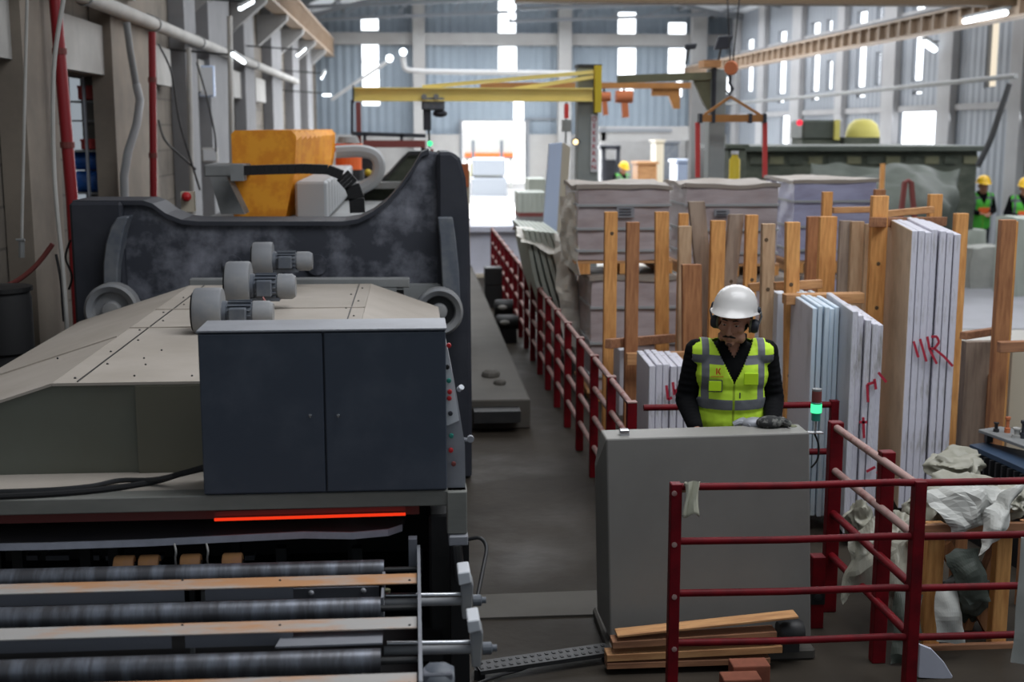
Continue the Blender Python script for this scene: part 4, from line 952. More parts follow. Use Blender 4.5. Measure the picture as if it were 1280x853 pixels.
# stack light
sl_ = thing('stack_light', at(1019, 545, 6.05), 'signal tower with lit green lens under a red lens on the console corner', 'signal light')
Yk = 6.06; c = at(1019, 545, Yk); z = lambda y: at(1019, y, Yk).z - c.z
def seg(y0, y1, r, m, nm): MB().lathe([(0, z(y1)), (r, z(y1)), (r, z(y0)), (0, z(y0))], c, (0, 0, 1), 24).build(nm, m, sl_, bevel=.002)
seg(486, 489, .024, M['machine_grey'], 'cap'); seg(489, 503, .024, M['rust_red'], 'red_lens'); seg(503, 505, .027, M['teal_button'], 'ring'); seg(505, 516, .027, M['green_glow'], 'green_lens'); seg(516, 526, .022, M['teal_button'], 'base'); seg(526, 540, .006, M['chrome'], 'pole')
MB().bar(at(1010, 541, Yk), at(1028, 541, Yk), .04, .006).build('bracket', M['chrome'], sl_)
cable('lamp_cable', [at(1018, 542, Yk), at(1023, 556, Yk), at(1022, 574, Yk), at(1014, 585, Yk)], .005, M['black'], 'thin black cable looping down from the signal tower bracket')
# gloves on console
def glove(cx, cy, Y, rz, lab, m):
    t = thing('work_glove', at(cx, cy, Y), lab, 'glove'); c = at(cx, cy, Y)
    mb = MB(); c = c + Vector((0, 0, .012)); mb.ball(c, (.07, .05, .034), 14); mb.build('palm', M[m], t, smooth=True)
    for j in range(4):
        a = rz + (j - 1.5) * .28; d = Vector((math.cos(a), math.sin(a), 0)); s = c + d * .035
        MB().tube([s, s + d * .04 + Vector((0, 0, .006)), s + d * .07 - Vector((0, 0, .008))], [.016, .016, .012], 8).build('finger', M[m], t, smooth=True)
    d = Vector((math.cos(rz + 1.3), math.sin(rz + 1.3), 0)); MB().tube([c, c + d * .06], [.013, .010], 8).build('thumb', M[m], t, smooth=True)
glove(962, 531, 6.14, .1, 'dark dirty work glove lying on the console near the signal tower', 'glove_dark')
glove(943, 533, 6.2, 2.6, 'pale dusty work glove lying half behind the dark one on the console', 'plate_grey')
# red post with black band next to console
t = thing('red_bollard', at(1021, 785, 6.3), 'short dark red post with black band on the floor beside the console', 'post')
c = at(1021, 785, 6.25); X_ = c.x; MB().box(X_ - .035, X_ + .035, 6.25, 6.32, 0, at(1021, 697, 6.25).z).build('post', M['red_rail'], t, bevel=.004); MB().box(X_ - .036, X_ + .036, 6.245, 6.325, at(1021, 756, 6.25).z, at(1021, 738, 6.25).z).build('band', M['black'], t); MB().lathe([(0, .006), (.02, .004), (.02, 0), (0, 0)], Vector((X_, 6.245, at(1021, 747, 6.25).z)), (0, -1, 0), 14).build('disc', M['steel_dark'], t)
# perforated cable tray on floor
t = thing('floor_cable_tray', at(680, 825, 6.3), 'perforated dark metal cable tray on the aisle floor beside the console', 'cable tray')
a = atz(596, 836, .05); b = atz(762, 812, .05)
mb = MB(); mb.bar(a, b, .12, .02); mb.build('tray', M['steel_dark'], t)
d = (b - a); mb = MB(); m2_ = MB()
for i in range(18):
    p = a + d * ((i + .4) / 18.5); MB.bar(mb, p + Vector((0, -.03, .011)), p + d * .022 + Vector((0, -.03, .011)), .02, .004); MB.bar(m2_, p + Vector((0, .03, .011)), p + d * .022 + Vector((0, .03, .011)), .02, .004)
mb.build('slot_row', M['black'], t); m2_.build('slot_row', M['black'], t)
for s in (.02, .98): MB().bar(a + d * s, Vector((a + d * s)) * Vector((1, 1, 0)).x if 0 else Vector(((a + d * s).x, (a + d * s).y, 0)), .05, .05).build('foot', M['steel_dark'], t)
cable('floor_cable', [atz(590, 858, .03), atz(620, 846, .03), atz(650, 838, .03), atz(668, 830, .04)], .008, M['black'], 'black cable snaking out from under the floor cable tray')
for i, (x, y, lab) in enumerate(((936, 838, 'red brick standing upright on the floor under the front railing'), (925, 850, 'red brick lying in the dirt at the bottom edge under the front railing'))):
    c = atz(x, y + 12, 0); MBb = MB(); MBb.box(c.x - .09, c.x + .09, c.y - .05, c.y + .05, 0, .07 if i else .09); o = MBb.build('brick', M['brick_red'], None, bevel=.006, segs=2); tag(o, lab, 'brick', 'bricks under the railing')
# floor strip: raised concrete strip across aisle
t = thing('floor_strip', atz(680, 760, 0), 'slightly raised pale concrete strip crossing the aisle floor', 'floor strip')
a = atz(590, 773, .012); b = atz(750, 768, .012); c = atz(750, 738, .012); d = atz(590, 744, .012)
MB().prism([a, b, c, d], (0, 0, -.012)).build('strip', M['step_concrete'], t)

# ================================================================ WOOD STAKES AND SLAB RACKS
def stake(x0, x1, y0, y1, Y, m, lab, th=.06, lean=0, to_floor=True, grp='wooden stakes around the slab racks'):
    a = at(x0, (y0 + y1) / 2, Y).x; b = at(x1, (y0 + y1) / 2, Y).x; zt = at((x0 + x1) / 2, y0, Y).z; zb = 0 if to_floor else at((x0 + x1) / 2, y1, Y).z
    l = lean * Y / F * (1 if not to_floor else zt / max(.1, (zt - at(0, y1, Y).z)))
    mb = MB(); mb.hexa([(a + l, Y, zb), (b + l, Y, zb), (b + l, Y + th, zb), (a + l, Y + th, zb), (a, Y, zt), (b, Y, zt), (b, Y + th, zt), (a, Y + th, zt)])
    o = mb.build('wooden_stake', M[m], None, bevel=.004); tag(o, lab, 'stake', grp); return o
ST = [
 (755, 771, 265, 485, 9.9, 'wood_orange', 'light orange stake with a dark knot, first beyond the aisle railing', 0),
 (782, 798, 278, 510, 9.2, 'wood_brown', 'reddish brown stake with flat top, second beyond the aisle railing', 0),
 (818, 835, 265, 418, 10.3, 'wood_orange', 'orange stake with a darker upper half before the first wrapped crate', 3),
 (849, 861, 267, 290, 10.5, 'wood_orange', 'short orange stake end peeping out over the pale stake by the first gap', 0),
 (847, 863, 283, 440, 9.7, 'wood_pale', 'pale stake with small hole, standing next to the wide brown plank', 2),
 (859, 879, 252, 430, 10.0, 'wood_grey', 'tall wide brown plank, highest of the stakes behind the worker', 22),
 (852, 876, 331, 445, 9.35, 'wood_brown', 'short wide pinkish plank directly over the worker shoulder', 3),
 (888, 906, 276, 400, 9.8, 'wood_orange', 'orange stake rising right behind the white helmet', 0),
 (911, 929, 268, 372, 9.9, 'wood_grey', 'grey weathered board leaning behind the helmet', -8),
 (932, 947, 269, 360, 9.8, 'wood_orange', 'narrow orange stake between the grey board and the pale stake', 0),
 (951, 967, 280, 442, 9.0, 'wood_pale', 'pale knotty stake beside the ear muff of the worker', 2),
 (979, 996, 278, 535, 8.6, 'wood_orange', 'long orange stake at the front corner of the blue white marble bundle', 6),
 (1009, 1023, 271, 352, 9.8, 'wood_brown', 'dark red brown stake behind the blue white marble bundle', 0),
 (1024, 1045, 271, 372, 9.4, 'wood_orange', 'thick two toned post next to the tan boards', 0),
 (1029, 1041, 240, 270, 10.6, 'wood_orange', 'short orange post end standing above the tan boards', 0),
 (1094, 1107, 237, 262, 10.6, 'wood_brown', 'dark brown post end peeping over the top cross rail', 0),
 (1088, 1108, 245, 400, 8.9, 'wood_orange', 'thick orange post at the near edge of the tallest marble bundle', 0),
 (1162, 1178, 243, 285, 9.7, 'wood_orange', 'orange post end at the far end of the top cross rails', 0),
 (1190, 1206, 267, 460, 9.2, 'wood_orange', 'orange stake rising behind the tallest marble bundle', 0),
 (1244, 1262, 275, 555, 8.0, 'wood_brown', 'tall dark stake standing alone near the hall floor', 0),
 (1262, 1269, 277, 420, 8.2, 'wood_orange', 'narrow light stake fixed behind the tall dark one near the hall floor', 0)]
KN = {0: [(765, 292)], 8: [(914, 352)], 9: [(940, 350)], 10: [(960, 362), (958, 300)], 11: [(989, 356), (987, 470)], 3: [(853, 298)], 16: [(1098, 330), (1096, 385)]}
for i_, s in enumerate(ST):
    so_ = stake(*s[:6], s[6], lean=s[7])
    for kx, ky in KN.get(i_, []):
        c = at(kx, ky, s[4]); mb = MB(); mb.lathe([(0, .003), (.013, .003), (.016, -.002), (0, -.002)], c, (0, -1, 0), 14)
        bmesh.ops.translate(mb.bm, vec=-so_.location, verts=mb.bm.verts[:]); mb.build('knot', M['girder_brown'], so_, local=True)
def rail(x0, y0, x1, y1, Y0, Y1, h, m, lab, th=.05):
    mb = MB(); mb.bar(at(x0, y0, Y0), at(x1, y1, Y1), th, h); o = mb.build('cross_rail', M[m], None, bevel=.004); tag(o, lab, 'wooden rail', 'wooden cross rails of the slab racks')
rail(760, 430, 841, 423, 9.1, 10.2, .07, 'wood_flat_dark', 'dark brown cross rail just over the small marble bundle by the aisle')
rail(783, 449, 862, 447, 9.1, 9.1, .09, 'wood_flat', 'light cross rail in front of the small marble bundle by the aisle')
rail(980, 374, 1078, 372, 8.5, 8.5, .07, 'wood_flat', 'light cross rail nailed over the blue white marble bundle', .1)
rail(968, 358, 1027, 355, 8.75, 8.75, .06, 'wood_flat', 'orange cross rail behind the knotty stake and the long orange stake')
rail(936, 360, 968, 356, 9.2, 9.2, .06, 'wood_flat', 'short cross rail stub next to the helmet')
rail(1090, 278, 1180, 277, 8.8, 9.6, .07, 'wood_flat_dark', 'nearest of the two top cross rails over the tallest marble bundle')
rail(1102, 268, 1166, 262, 9.5, 9.6, .05, 'wood_flat', 'slanting thin top cross rail behind the nearest one')
rail(1041, 263, 1090, 262, 10.4, 10.4, .05, 'wood_flat', 'pale cross rail between the short post end and the thick orange post')
rail(1204, 420, 1250, 413, 8.1, 8.5, .05, 'wood_flat_dark', 'short dark cross rail toward the tall lone stake')
rail(1248, 434, 1300, 432, 7.8, 7.8, .07, 'wood_flat_dark', 'dark cross rail starting at the tall lone stake')
# tan boards
for i, (x0, x1, y0, y1, Y, m, lab) in enumerate(((1047, 1062, 276, 372, 9.1, 'wood_grey', 'grey tan board standing upright between the posts, first of three'), (1061, 1077, 277, 376, 9.05, 'wood_pale', 'lighter tan board standing upright between the posts, middle of three'), (1078, 1090, 280, 392, 8.95, 'wood_pale', 'narrow tan board wedged against the thick orange post'))):
    mb = MB(); mb.pbox(x0, y0, x1, y1 + 80, Y, .04); o = mb.build('wood_board', M[m], None, bevel=.003); tag(o, lab, 'board', 'tan boards between the posts')
# slab bundles: each slab on its own
def bundle(x0, x1, xface, ytop0, ytop1, zb, Y, n, m_edge, m_face, labs, grp, dep=1.2, sk=.28, gap=.006, roty=0):
    a = at(x0, ytop0, Y); b = at(x1, ytop1, Y); w = (b.x - a.x) / n
    out = []
    for i in range(n):
        zt = a.z + (b.z - a.z) * (i + .5) / n + random.uniform(-.012, .012)
        xx = a.x + w * i; g = gap; yo = random.uniform(0, .04)
        mb = MB(); mb.hexa([(xx, Y + yo, zb), (xx + w - g, Y + yo, zb), (xx + w - g + sk, Y + dep, zb), (xx + sk, Y + dep, zb), (xx, Y + yo, zt), (xx + w - g, Y + yo, zt), (xx + w - g + sk, Y + dep, zt), (xx + sk, Y + dep, zt)])
        o = mb.build('marble_slab', [M[m_edge]], None, bevel=.004)
        if i == 0 and m_face:
            o.data.materials.append(M[m_face])
            for p in o.data.polygons:
                if p.normal.x < -.8: p.material_index = 1
        tag(o, labs[i] if isinstance(labs, list) else labs % ORD[i], 'slab', grp); out.append(o)
    return out
ORD = ['first', 'second', 'third', 'fourth', 'fifth', 'sixth', 'seventh', 'eighth']
b1 = bundle(1140, 1203, 1107, 287, 292, .1, 8.0, 7, 'marble_edge', 'board_tan', 'tall marble slab, %s from the tan cheek in the highest bundle with red letters', 'slabs of the tallest bundle')
b2 = bundle(1018, 1053, 1000, 385, 386, .1, 7.85, 5, 'marble_blue', 'marble_white', 'bluish slab, %s in the half bundle nearer the long orange stake', 'slabs of the near half bundle', dep=.9, sk=.09)
b3 = bundle(1066, 1108, 1052, 389, 412, .1, 7.5, 5, 'marble_edge', 'marble_white', 'white slab, %s in the sloping half bundle with red scrawls', 'slabs of the scrawled half bundle', dep=.9, sk=.13)
b4 = bundle(812, 866, 800, 458, 459, .1, 8.2, 6, 'marble_edge', 'marble_white', 'short white slab, %s in the small bundle with red scrawls by the aisle', 'slabs of the small bundle', dep=.6, sk=.02)
t = thing('pale_slab_end', at(1205, 420, 8.6), 'tan board standing behind the tallest marble bundle toward the hall floor', 'board')
MB().pbox(1204, 428, 1240, 570, 8.5, .08).build('board', M['wood_grey'], t); MB().pbox(1236, 470, 1243, 560, 8.45, .05).build('edge', M['wood_brown'], t)
t = thing('white_slab', at(1275, 500, 8.2), 'single pale stone slab standing behind the lone stake at the picture border', 'slab'); MB().pbox(1261, 440, 1300, 580, 8.3, .05).build('slab', M['cream'], t, bevel=.004)
t = thing('white_slab', at(975, 470, 8.9), 'single white slab strip showing between the worker and the long orange stake', 'slab'); MB().pbox(969, 367, 982, 560, 8.9, .4).build('slab', M['marble_white'], t, bevel=.004)
t = thing('white_slab', at(778, 470, 9.5), 'single white slab strip standing between the first two stakes', 'slab'); MB().pbox(774, 438, 783, 520, 9.5, .3).build('slab', M['marble_white'], t, bevel=.004)
# graffiti strokes: painted on the slab edges (child of the slab they start on)
def strokes(lines, Y, parent, r=.009):
    for l in lines:
        pts_ = [at(x, y, Y) for x, y in l]; mb = MB()
        for a, b in zip(pts_, pts_[1:]): mb.bar(a, b, .004, r * 2, up=(0, 0, 1) if abs((b - a).x) > abs((b - a).z) else (1, 0, 0))
        bmesh.ops.translate(mb.bm, vec=-parent.location, verts=mb.bm.verts[:]); mb.build('paint_stroke', M['red_graffiti'], parent, local=True)
strokes([[(1142, 427), (1148, 447)], [(1150, 424), (1158, 452)], [(1158, 448), (1150, 424)][:0] or [(1159, 421), (1162, 437), (1171, 455)], [(1164, 421), (1171, 421), (1174, 428), (1168, 436), (1162, 436)], [(1168, 436), (1180, 446), (1191, 458)]], 7.985, b1[3], .008)
strokes([[(1084, 481), (1085, 503)], [(1084, 481), (1093, 478)], [(1093, 474), (1095, 487)], [(1098, 466), (1108, 478)], [(1074, 528), (1084, 528)], [(1079, 522), (1080, 548)], [(1076, 556), (1088, 568)], [(1083, 590), (1094, 584)], [(1096, 590), (1105, 600)]], 7.485, b3[2], .008)
strokes([[(833, 482), (835, 500), (840, 497)], [(841, 478), (843, 494)], [(844, 487), (848, 503)], [(848, 484), (847, 498)]], 8.185, b4[3], .009)
# ---- wrapped crates on pallets
def crate(x0, x1, y0, y1, Y, dep, m, lab, pal=True, top='film_top', sc=.02):
    a = at(x0, y1, Y); b = at(x1, y0, Y); t = thing('wrapped_crate', (a.x, Y, a.z), lab, 'wrapped crate', 'film wrapped crates of tiles')
    mb = MB(); mb.box(a.x, b.x, Y, Y + dep, a.z, b.z)
    bmesh.ops.subdivide_edges(mb.bm, edges=mb.bm.edges[:], cuts=14, use_grid_fill=True)
    for v in mb.bm.verts:
        nz = mnoise.noise(v.co * 4.5); v.co += Vector((0, 1, 0)) * nz * sc + Vector((nz * sc * .6, 0, mnoise.noise(v.co * 2.2 + Vector((9, 0, 0))) * sc * .8))
    mb.build('wrapped_block', M[m], t, smooth=True)
    mb = MB(); mb.box(a.x - .02, b.x + .02, Y - .02, Y + dep + .02, b.z - .02, b.z + .02)
    bmesh.ops.subdivide_edges(mb.bm, edges=mb.bm.edges[:], cuts=10, use_grid_fill=True)
    for v in mb.bm.verts: v.co.z += .035 * mnoise.noise(v.co * 3)
    mb.build('film_top', M['film_top'], t, smooth=True)
    for f in (.12, .42, .74): MB().box(a.x - .012, b.x + .012, Y - .032, Y + dep * .9, a.z + (b.z - a.z) * f, a.z + (b.z - a.z) * f + .022).build('film_band', M['bellows_white'], t)
    if pal:
        p = thing('pallet', (a.x, Y, a.z - .13), 'wooden pallet under the ' + lab.replace('film wrapped ', '').replace('with a bright streak ', ''), 'pallet', 'pallets under the crates')
        MB().box(a.x - .03, b.x + .03, Y - .02, Y + dep, a.z - .028, a.z - .004).build('deck', M['wood_flat'], p)
        for s in (0, .46, .9):
            xx = a.x + (b.x - a.x) * s; MB().box(xx, xx + .12, Y - .02, Y + dep, a.z - .13, a.z - .028).build('block', M['wood_orange'], p)
    CR.append(t); return a, b
CR = []
Yq = 12.2
crate(722, 838, 234, 326, Yq, 1.0, 'film_wrap', 'grey pink film wrapped tile crate, upper one of the nearest stack')
crate(856, 973, 232, 330, 12.6, 1.1, 'film_wrap', 'film wrapped tile crate with a bright streak in the middle of the upper row')
crate(990, 1096, 227, 326, 13.2, 1.1, 'film_blue', 'bluish film wrapped tile crate farthest along the upper row')
crate(738, 850, 349, 488, 12.0, 1.0, 'film_wrap', 'lower film wrapped tile crate half hidden by stakes')
crate(870, 985, 349, 476, 12.5, 1.0, 'film_wrap', 'lower film wrapped tile crate behind the worker helmet')
crate(1000, 1100, 345, 463, 13.0, 1.0, 'film_blue', 'lower bluish film wrapped tile crate behind the marble bundles')
# crate labels
for (x0, y0, x1, y1), cr in zip(((771, 259, 793, 272), (893, 262, 912, 270)), CR):
    t = MB().pbox(x0, y0, x1, y1, 12.15 if x0 < 800 else 12.55, .01).build('paper_label', M['plate_grey'], cr)
    for i in range(3): MB().pbox(x0 + 3, y0 + 2 + i * 3.5, x1 - 4, y0 + 3.2 + i * 3.5, 12.14 if x0 < 800 else 12.54, .01).build('print_line', M['cast_black'], t)
# ---- leaning slabs with plastic near far end of railing
for i in range(7):
    Y = 13.4; x = 655 + i * 6.5
    mb = MB(); q = [at(x, 288 + i * .6, Y), at(x + 5.2, 288 + i * .6, Y), at(x + 18 + i * 1.5, 350, Y), at(x + 47 + i * 1, 445, Y), at(x + 41.5 + i * 1, 445, Y), at(x + 12.5 + i * 1.5, 350, Y)]
    mb.prism(q, (0, 1.6, 0)); o = mb.build('leaning_slab', M['slab_green'], None, bevel=.004); tag(o, 'grey green slab, %s from the railing in the leaning stack under plastic' % ORD[i], 'slab', 'leaning slabs beside the aisle railing')
def cloth_sheet(name, fn, nu, nv, m, lab, amp=.03, fr=5, th=.004, cat='plastic sheet', grp=None, seed=0, smooth=False):
    mb = MB(); rows = []
    for i in range(nu + 1):
        row = []
        for j in range(nv + 1):
            p = Vector(fn(i / nu, j / nv)); q = p * fr + Vector((seed, seed * 2, 0))
            d = mnoise.noise_vector(q) * amp + mnoise.noise_vector(q * 2.3) * amp * .5
            c = mnoise.cell_vector(q * .9) if 0 else Vector((0, 0, 0))
            row.append(mb.bm.verts.new(p + d))
        rows.append(row)
    for a, b in zip(rows, rows[1:]):
        for j in range(nv): mb.bm.faces.new([a[j], a[j + 1], b[j + 1], b[j]])
    o = mb.build(name, M[m], None, smooth=smooth); s = o.modifiers.new('s', 'SOLIDIFY'); s.thickness = th
    return tag(o, lab, cat, grp)
def quad(p00, p10, p11, p01, bulge=0):
    p00, p10, p11, p01 = map(Vector, (p00, p10, p11, p01))
    def f(u, v):
        p = p00.lerp(p10, u).lerp(p01.lerp(p11, u), v); return p + Vector((0, -bulge * math.sin(math.pi * u) * math.sin(math.pi * v), bulge * .6 * math.sin(math.pi * u) * math.sin(math.pi * v)))
    return f
cloth_sheet('plastic_sheet', quad(at(690, 290, 13.3), at(712, 296, 13.3), at(742, 440, 12.8), at(702, 430, 12.8), .15), 20, 28, 'plastic_bright', 'white plastic sheet draped over the end of the leaning slab stack', .05, 4)
cloth_sheet('plastic_sheet', quad(at(640, 282, 14.0), at(715, 300, 14.0), at(708, 322, 13.3), at(650, 300, 13.3), .1), 22, 12, 'plastic_bright', 'white plastic sheet lying on top of the leaning slab stack', .05, 4, seed=4)
cloth_sheet('plastic_sheet', quad(at(700, 245, 13.0), at(722, 238, 12.4), at(724, 345, 12.1), at(700, 330, 12.9), .05), 10, 26, 'plastic_bright', 'loose white film flap at the aisle side of the nearest upper crate', .03, 5, seed=8)
# ---- white low cabinet / partition at aisle end, bright floor beyond
t = thing('white_partition', (Xp(616, 22.5), 22.5, 0), 'low white panelled cabinet closing off the aisle end before the bright doorway', 'cabinet')
MB().box(Xp(583, 22.5, 310), Xp(652, 22.5, 310), 22.5, 23.2, .05, Zp(290, 22.5)).build('body', M['white_panel'], t, bevel=.01)
MB().box(Xp(580, 22.5, 310), Xp(655, 22.5, 310), 22.4, 24.6, Zp(290, 22.5), Zp(268, 22.5) - .2).build('top', M['white_panel'], t, bevel=.01)
MB().box(Xp(583, 22.5), Xp(652, 22.5), 22.4, 22.5, 0, .06).build('plinth', M['cream'], t)
# tall pale blue slab and slab blocks
t = thing('upright_slab', at(693, 300, 15), 'tall pale blue white slab pack standing upright beyond the leaning stack', 'slab pack')
MB().prism([at(687, 180, 15), at(703, 178, 15), at(696, 292, 15), at(679, 290, 15)], (0, .12, 0)).build('face', M['pale_blue'], t)
MB().prism([at(703, 178, 15.02), at(713, 184, 15.02), at(706, 292, 15.02), at(696, 292, 15.02)], (0, .6, 0)).build('edge', M['cream'], t)
MB().box(at(681, 292, 15).x, at(706, 292, 15).x, 15, 15.6, 0, at(690, 291, 15).z).build('stand', M['machine_grey'], t)
for i, (x0, y0, x1, y1, Y, lab) in enumerate(((648, 241, 683, 266, 25, 'green grey slab block on red pallet, lower one by the bright doorway'), (661, 224, 682, 240, 27, 'green grey slab block, upper one behind the pale blue slab pack'))):
    t = thing('slab_block', (Xp(x0, Y), Y, 0), lab, 'slab block', 'slab blocks by the doorway')
    n_ = 6; a = Xp(x0, Y); b = Xp(x1, Y)
    for j in range(n_): MB().box(a + (b - a) * j / n_, a + (b - a) * (j + .92) / n_, Y, Y + 1, Zp(y1, Y), Zp(y0, Y)).build('slab', M['slab_green'], t)
    MB().box(a, b, Y, Y + 1, Zp(y1, Y) - .08, Zp(y1, Y)).build('pallet', M['rust_red'], t); MB().box(a, b, Y, Y + .9, 0, Zp(y1, Y) - .08).build('base', M['machine_grey'], t)

# ================================================================ JIB CRANES
Y = 17
jc = thing('jib_crane', (Xp(735, Y), Y, 0), 'yellow jib crane arm on a grey column with a white and red sign strip', 'crane')
MB().box(Xp(722, Y, 150), Xp(748, Y, 150), Y, Y + .28, 0, Zp(84, Y)).build('column', M['column_grey'], jc, bevel=.01)
MB().box(Xp(722, Y) - .02, Xp(748, Y) + .02, Y - .02, Y + .3, Zp(84, Y), Zp(80, Y)).build('column_cap', M['steel_dark'], jc)
bz = (Zp(127, Y), Zp(110, Y)); bx = (Xp(443, Y, 118), Xp(740, Y, 118))
mb = MB(); mb.box(bx[0], bx[1], Y - .12, Y + .02, bz[0], bz[0] + .02); mb.box(bx[0], bx[1], Y - .12, Y + .02, bz[1] - .02, bz[1]); mb.box(bx[0], bx[1], Y - .07, Y - .03, bz[0], bz[1]); mb.build('arm_beam', M['yellow_crane'], jc)
MB().box(bx[0] - .02, bx[0], Y - .13, Y + .03, bz[0] - .02, bz[1] + .03).build('end_stop', M['cast_black'], jc)
MB().box(Xp(740, Y), Xp(748, Y), Y - .15, Y + .0, Zp(141, Y), Zp(82, Y)).build('mast_plate', M['yellow_dark'], jc)
for (y0, x1, y1) in ((90, 528, 109), (96, 640, 112)): MB().bar(at(742, y0, Y - .05), at(x1, y1, Y - .05), .05, .05).build('tie_rod', M['yellow_crane'], jc)
MB().box(Xp(737.5, Y - .02), Xp(746, Y - .02), Y - .03, Y - .005, Zp(215, Y), Zp(143, Y)).build('sign_strip', M['white_paint'], jc)
cu = bpy.data.curves.new('sign_text', 'FONT')
for i, ch in enumerate('DEMAKRAN'):
    pass
def text_mesh(txt, size, m, parent, loc, rot, thick=.003, name='lettering'):
    c = bpy.data.curves.new(name, 'FONT'); c.body = txt; c.size = size; c.extrude = thick; c.align_x = 'CENTER'; c.align_y = 'CENTER'
    o = bpy.data.objects.new('tmp', c); COL.objects.link(o); dg = bpy.context.evaluated_depsgraph_get(); dg.update()
    me = bpy.data.meshes.new_from_object(o.evaluated_get(dg)); bpy.data.objects.remove(o); bpy.data.curves.remove(c)
    n = bpy.data.objects.new(name, me); COL.objects.link(n); me.materials.clear(); me.materials.append(m); n.parent = parent
    n.location = Vector(loc) - ORG.get(parent.name, Vector()) if parent and parent.name in ORG else loc; n.rotation_euler = rot; return n
bpy.data.curves.remove(cu)
for i, ch in enumerate('OEKEKRAN'):
    text_mesh(ch, .085, M['red_graffiti'], jc, (Xp(741.5, Y - .04), Y - .035, Zp(149 + i * 8.6, Y)), (R(90), 0, 0), name='sign_letter')
# hoist with green lamp
h = thing('chain_hoist', at(540, 130, Y), 'dark chain hoist with glowing green lamp hanging from the yellow jib arm', 'hoist')
MB().pbox(527, 122, 556, 138, Y - .1, .2).build('body', M['motor_grey'], h, bevel=.02); MB().ball(at(550, 142, Y), (.1, .08, .05), 12).build('motor', M['cast_black'], h)
MB().pbox(529, 138, 539, 163, Y - .05, .12).build('chain_bag', M['cast_black'], h, bevel=.01)
for xx in (530, 545): MB().lathe([(0, -.04), (.035, -.04), (.035, .04), (0, .04)], at(xx, 121, Y - .12), (0, 1, 0), 12).build('trolley_wheel', M['machine_grey'], h)
MB().tube([at(536, 160, Y), at(537, 185, Y)], .012, 6).build('chain', M['steel_dark'], h); MB().ball(at(537.5, 179.5, Y - .03), .035, 14).build('green_lamp', M['green_glow'], h, smooth=True)
for x in (532, 540): MB().tube([at(x, 186, Y), at(x, 193, Y)], .02, 6).build('hook_strap', M['rust_red'], h)
# dark red frame behind
Y = 20
fr_ = thing('red_pipe_frame', (Xp(445, Y), Y, 0), 'dark red and grey horizontal pipe frame under the yellow jib arm', 'frame')
MB().box(Xp(448, Y), Xp(454, Y), Y, Y + .1, 0, Zp(128, Y)).build('upright', M['rust_red'], fr_); MB().bar(at(440, 125, Y), at(440, 168, Y), .04, .04).build('upright', M['cast_black'], fr_)
MB().bar(at(440, 167, Y), at(532, 170, Y), .05, .06).build('rail', M['cast_black'], fr_); MB().bar(at(455, 180, Y), at(532, 180, Y), .08, .11).build('rail', M['rust_red'], fr_)
for xx in (456, 502): MB().bar(at(xx, 168, Y), at(xx, 184, Y), .05, .05).build('strut', M['cast_black'], fr_)
for xx in (456, 530): MB().box(Xp(xx, Y) - .03, Xp(xx, Y) + .03, Y, Y + .06, 0, Zp(184, Y)).build('leg', M['cast_black'], fr_)
# second jib
Y = 15.5
j2 = thing('jib_crane', (Xp(896, Y), Y, 0), 'olive grey jib crane column carrying two dark floodlights', 'crane')
MB().box(Xp(887, Y, 150), Xp(907, Y, 150), Y, Y + .25, 0, Zp(85, Y)).build('column', M['column_grey'], j2, bevel=.01); MB().box(Xp(885, Y), Xp(889, Y), Y - .05, Y, Zp(150, Y), Zp(84, Y)).build('mast_plate', M['cast_black'], j2)
MB().bar(at(772, 99, Y), at(888, 95, Y), .1, .09).build('arm_beam', M['olive'], j2); MB().prism([at(866, 98, Y), at(888, 93, Y), at(888, 140, Y), at(880, 130, Y)], (0, .08, 0)).build('gusset', M['olive'], j2)
MB().pbox(880, 75, 902, 84, Y - .1, .3).build('junction_case', M['wood_flat'], j2)
for (x, y, w_, h_, lab) in ((895, 58, 15, 9, 'smaller dark floodlight lower on the second jib column'), (906, 54, 21, 16, 'larger tilted dark floodlight on the second jib column')):
    f_ = thing('floodlight', at(x, y, Y - .3), lab, 'floodlight', 'floodlights on the jib column')
    if w_ > 18: p = [at(893, 62, Y - .3), at(911, 61, Y - .3), at(917, 44, Y - .3), at(899, 45, Y - .3)]
    else: p = [at(857, 62, Y - .3), at(870, 61, Y - .3), at(872, 54, Y - .3), at(857, 55, Y - .3)]
    MB().prism(p, (0, .07, 0)).build('housing', M['cast_black'], f_, bevel=.01); c = sum(p, Vector()) / 4; MB().bar(c + Vector((0, .1, 0)), Vector((c.x, Y, at(898, 80, Y).z)), .02, .02).build('bracket', M['steel_dark'], f_)
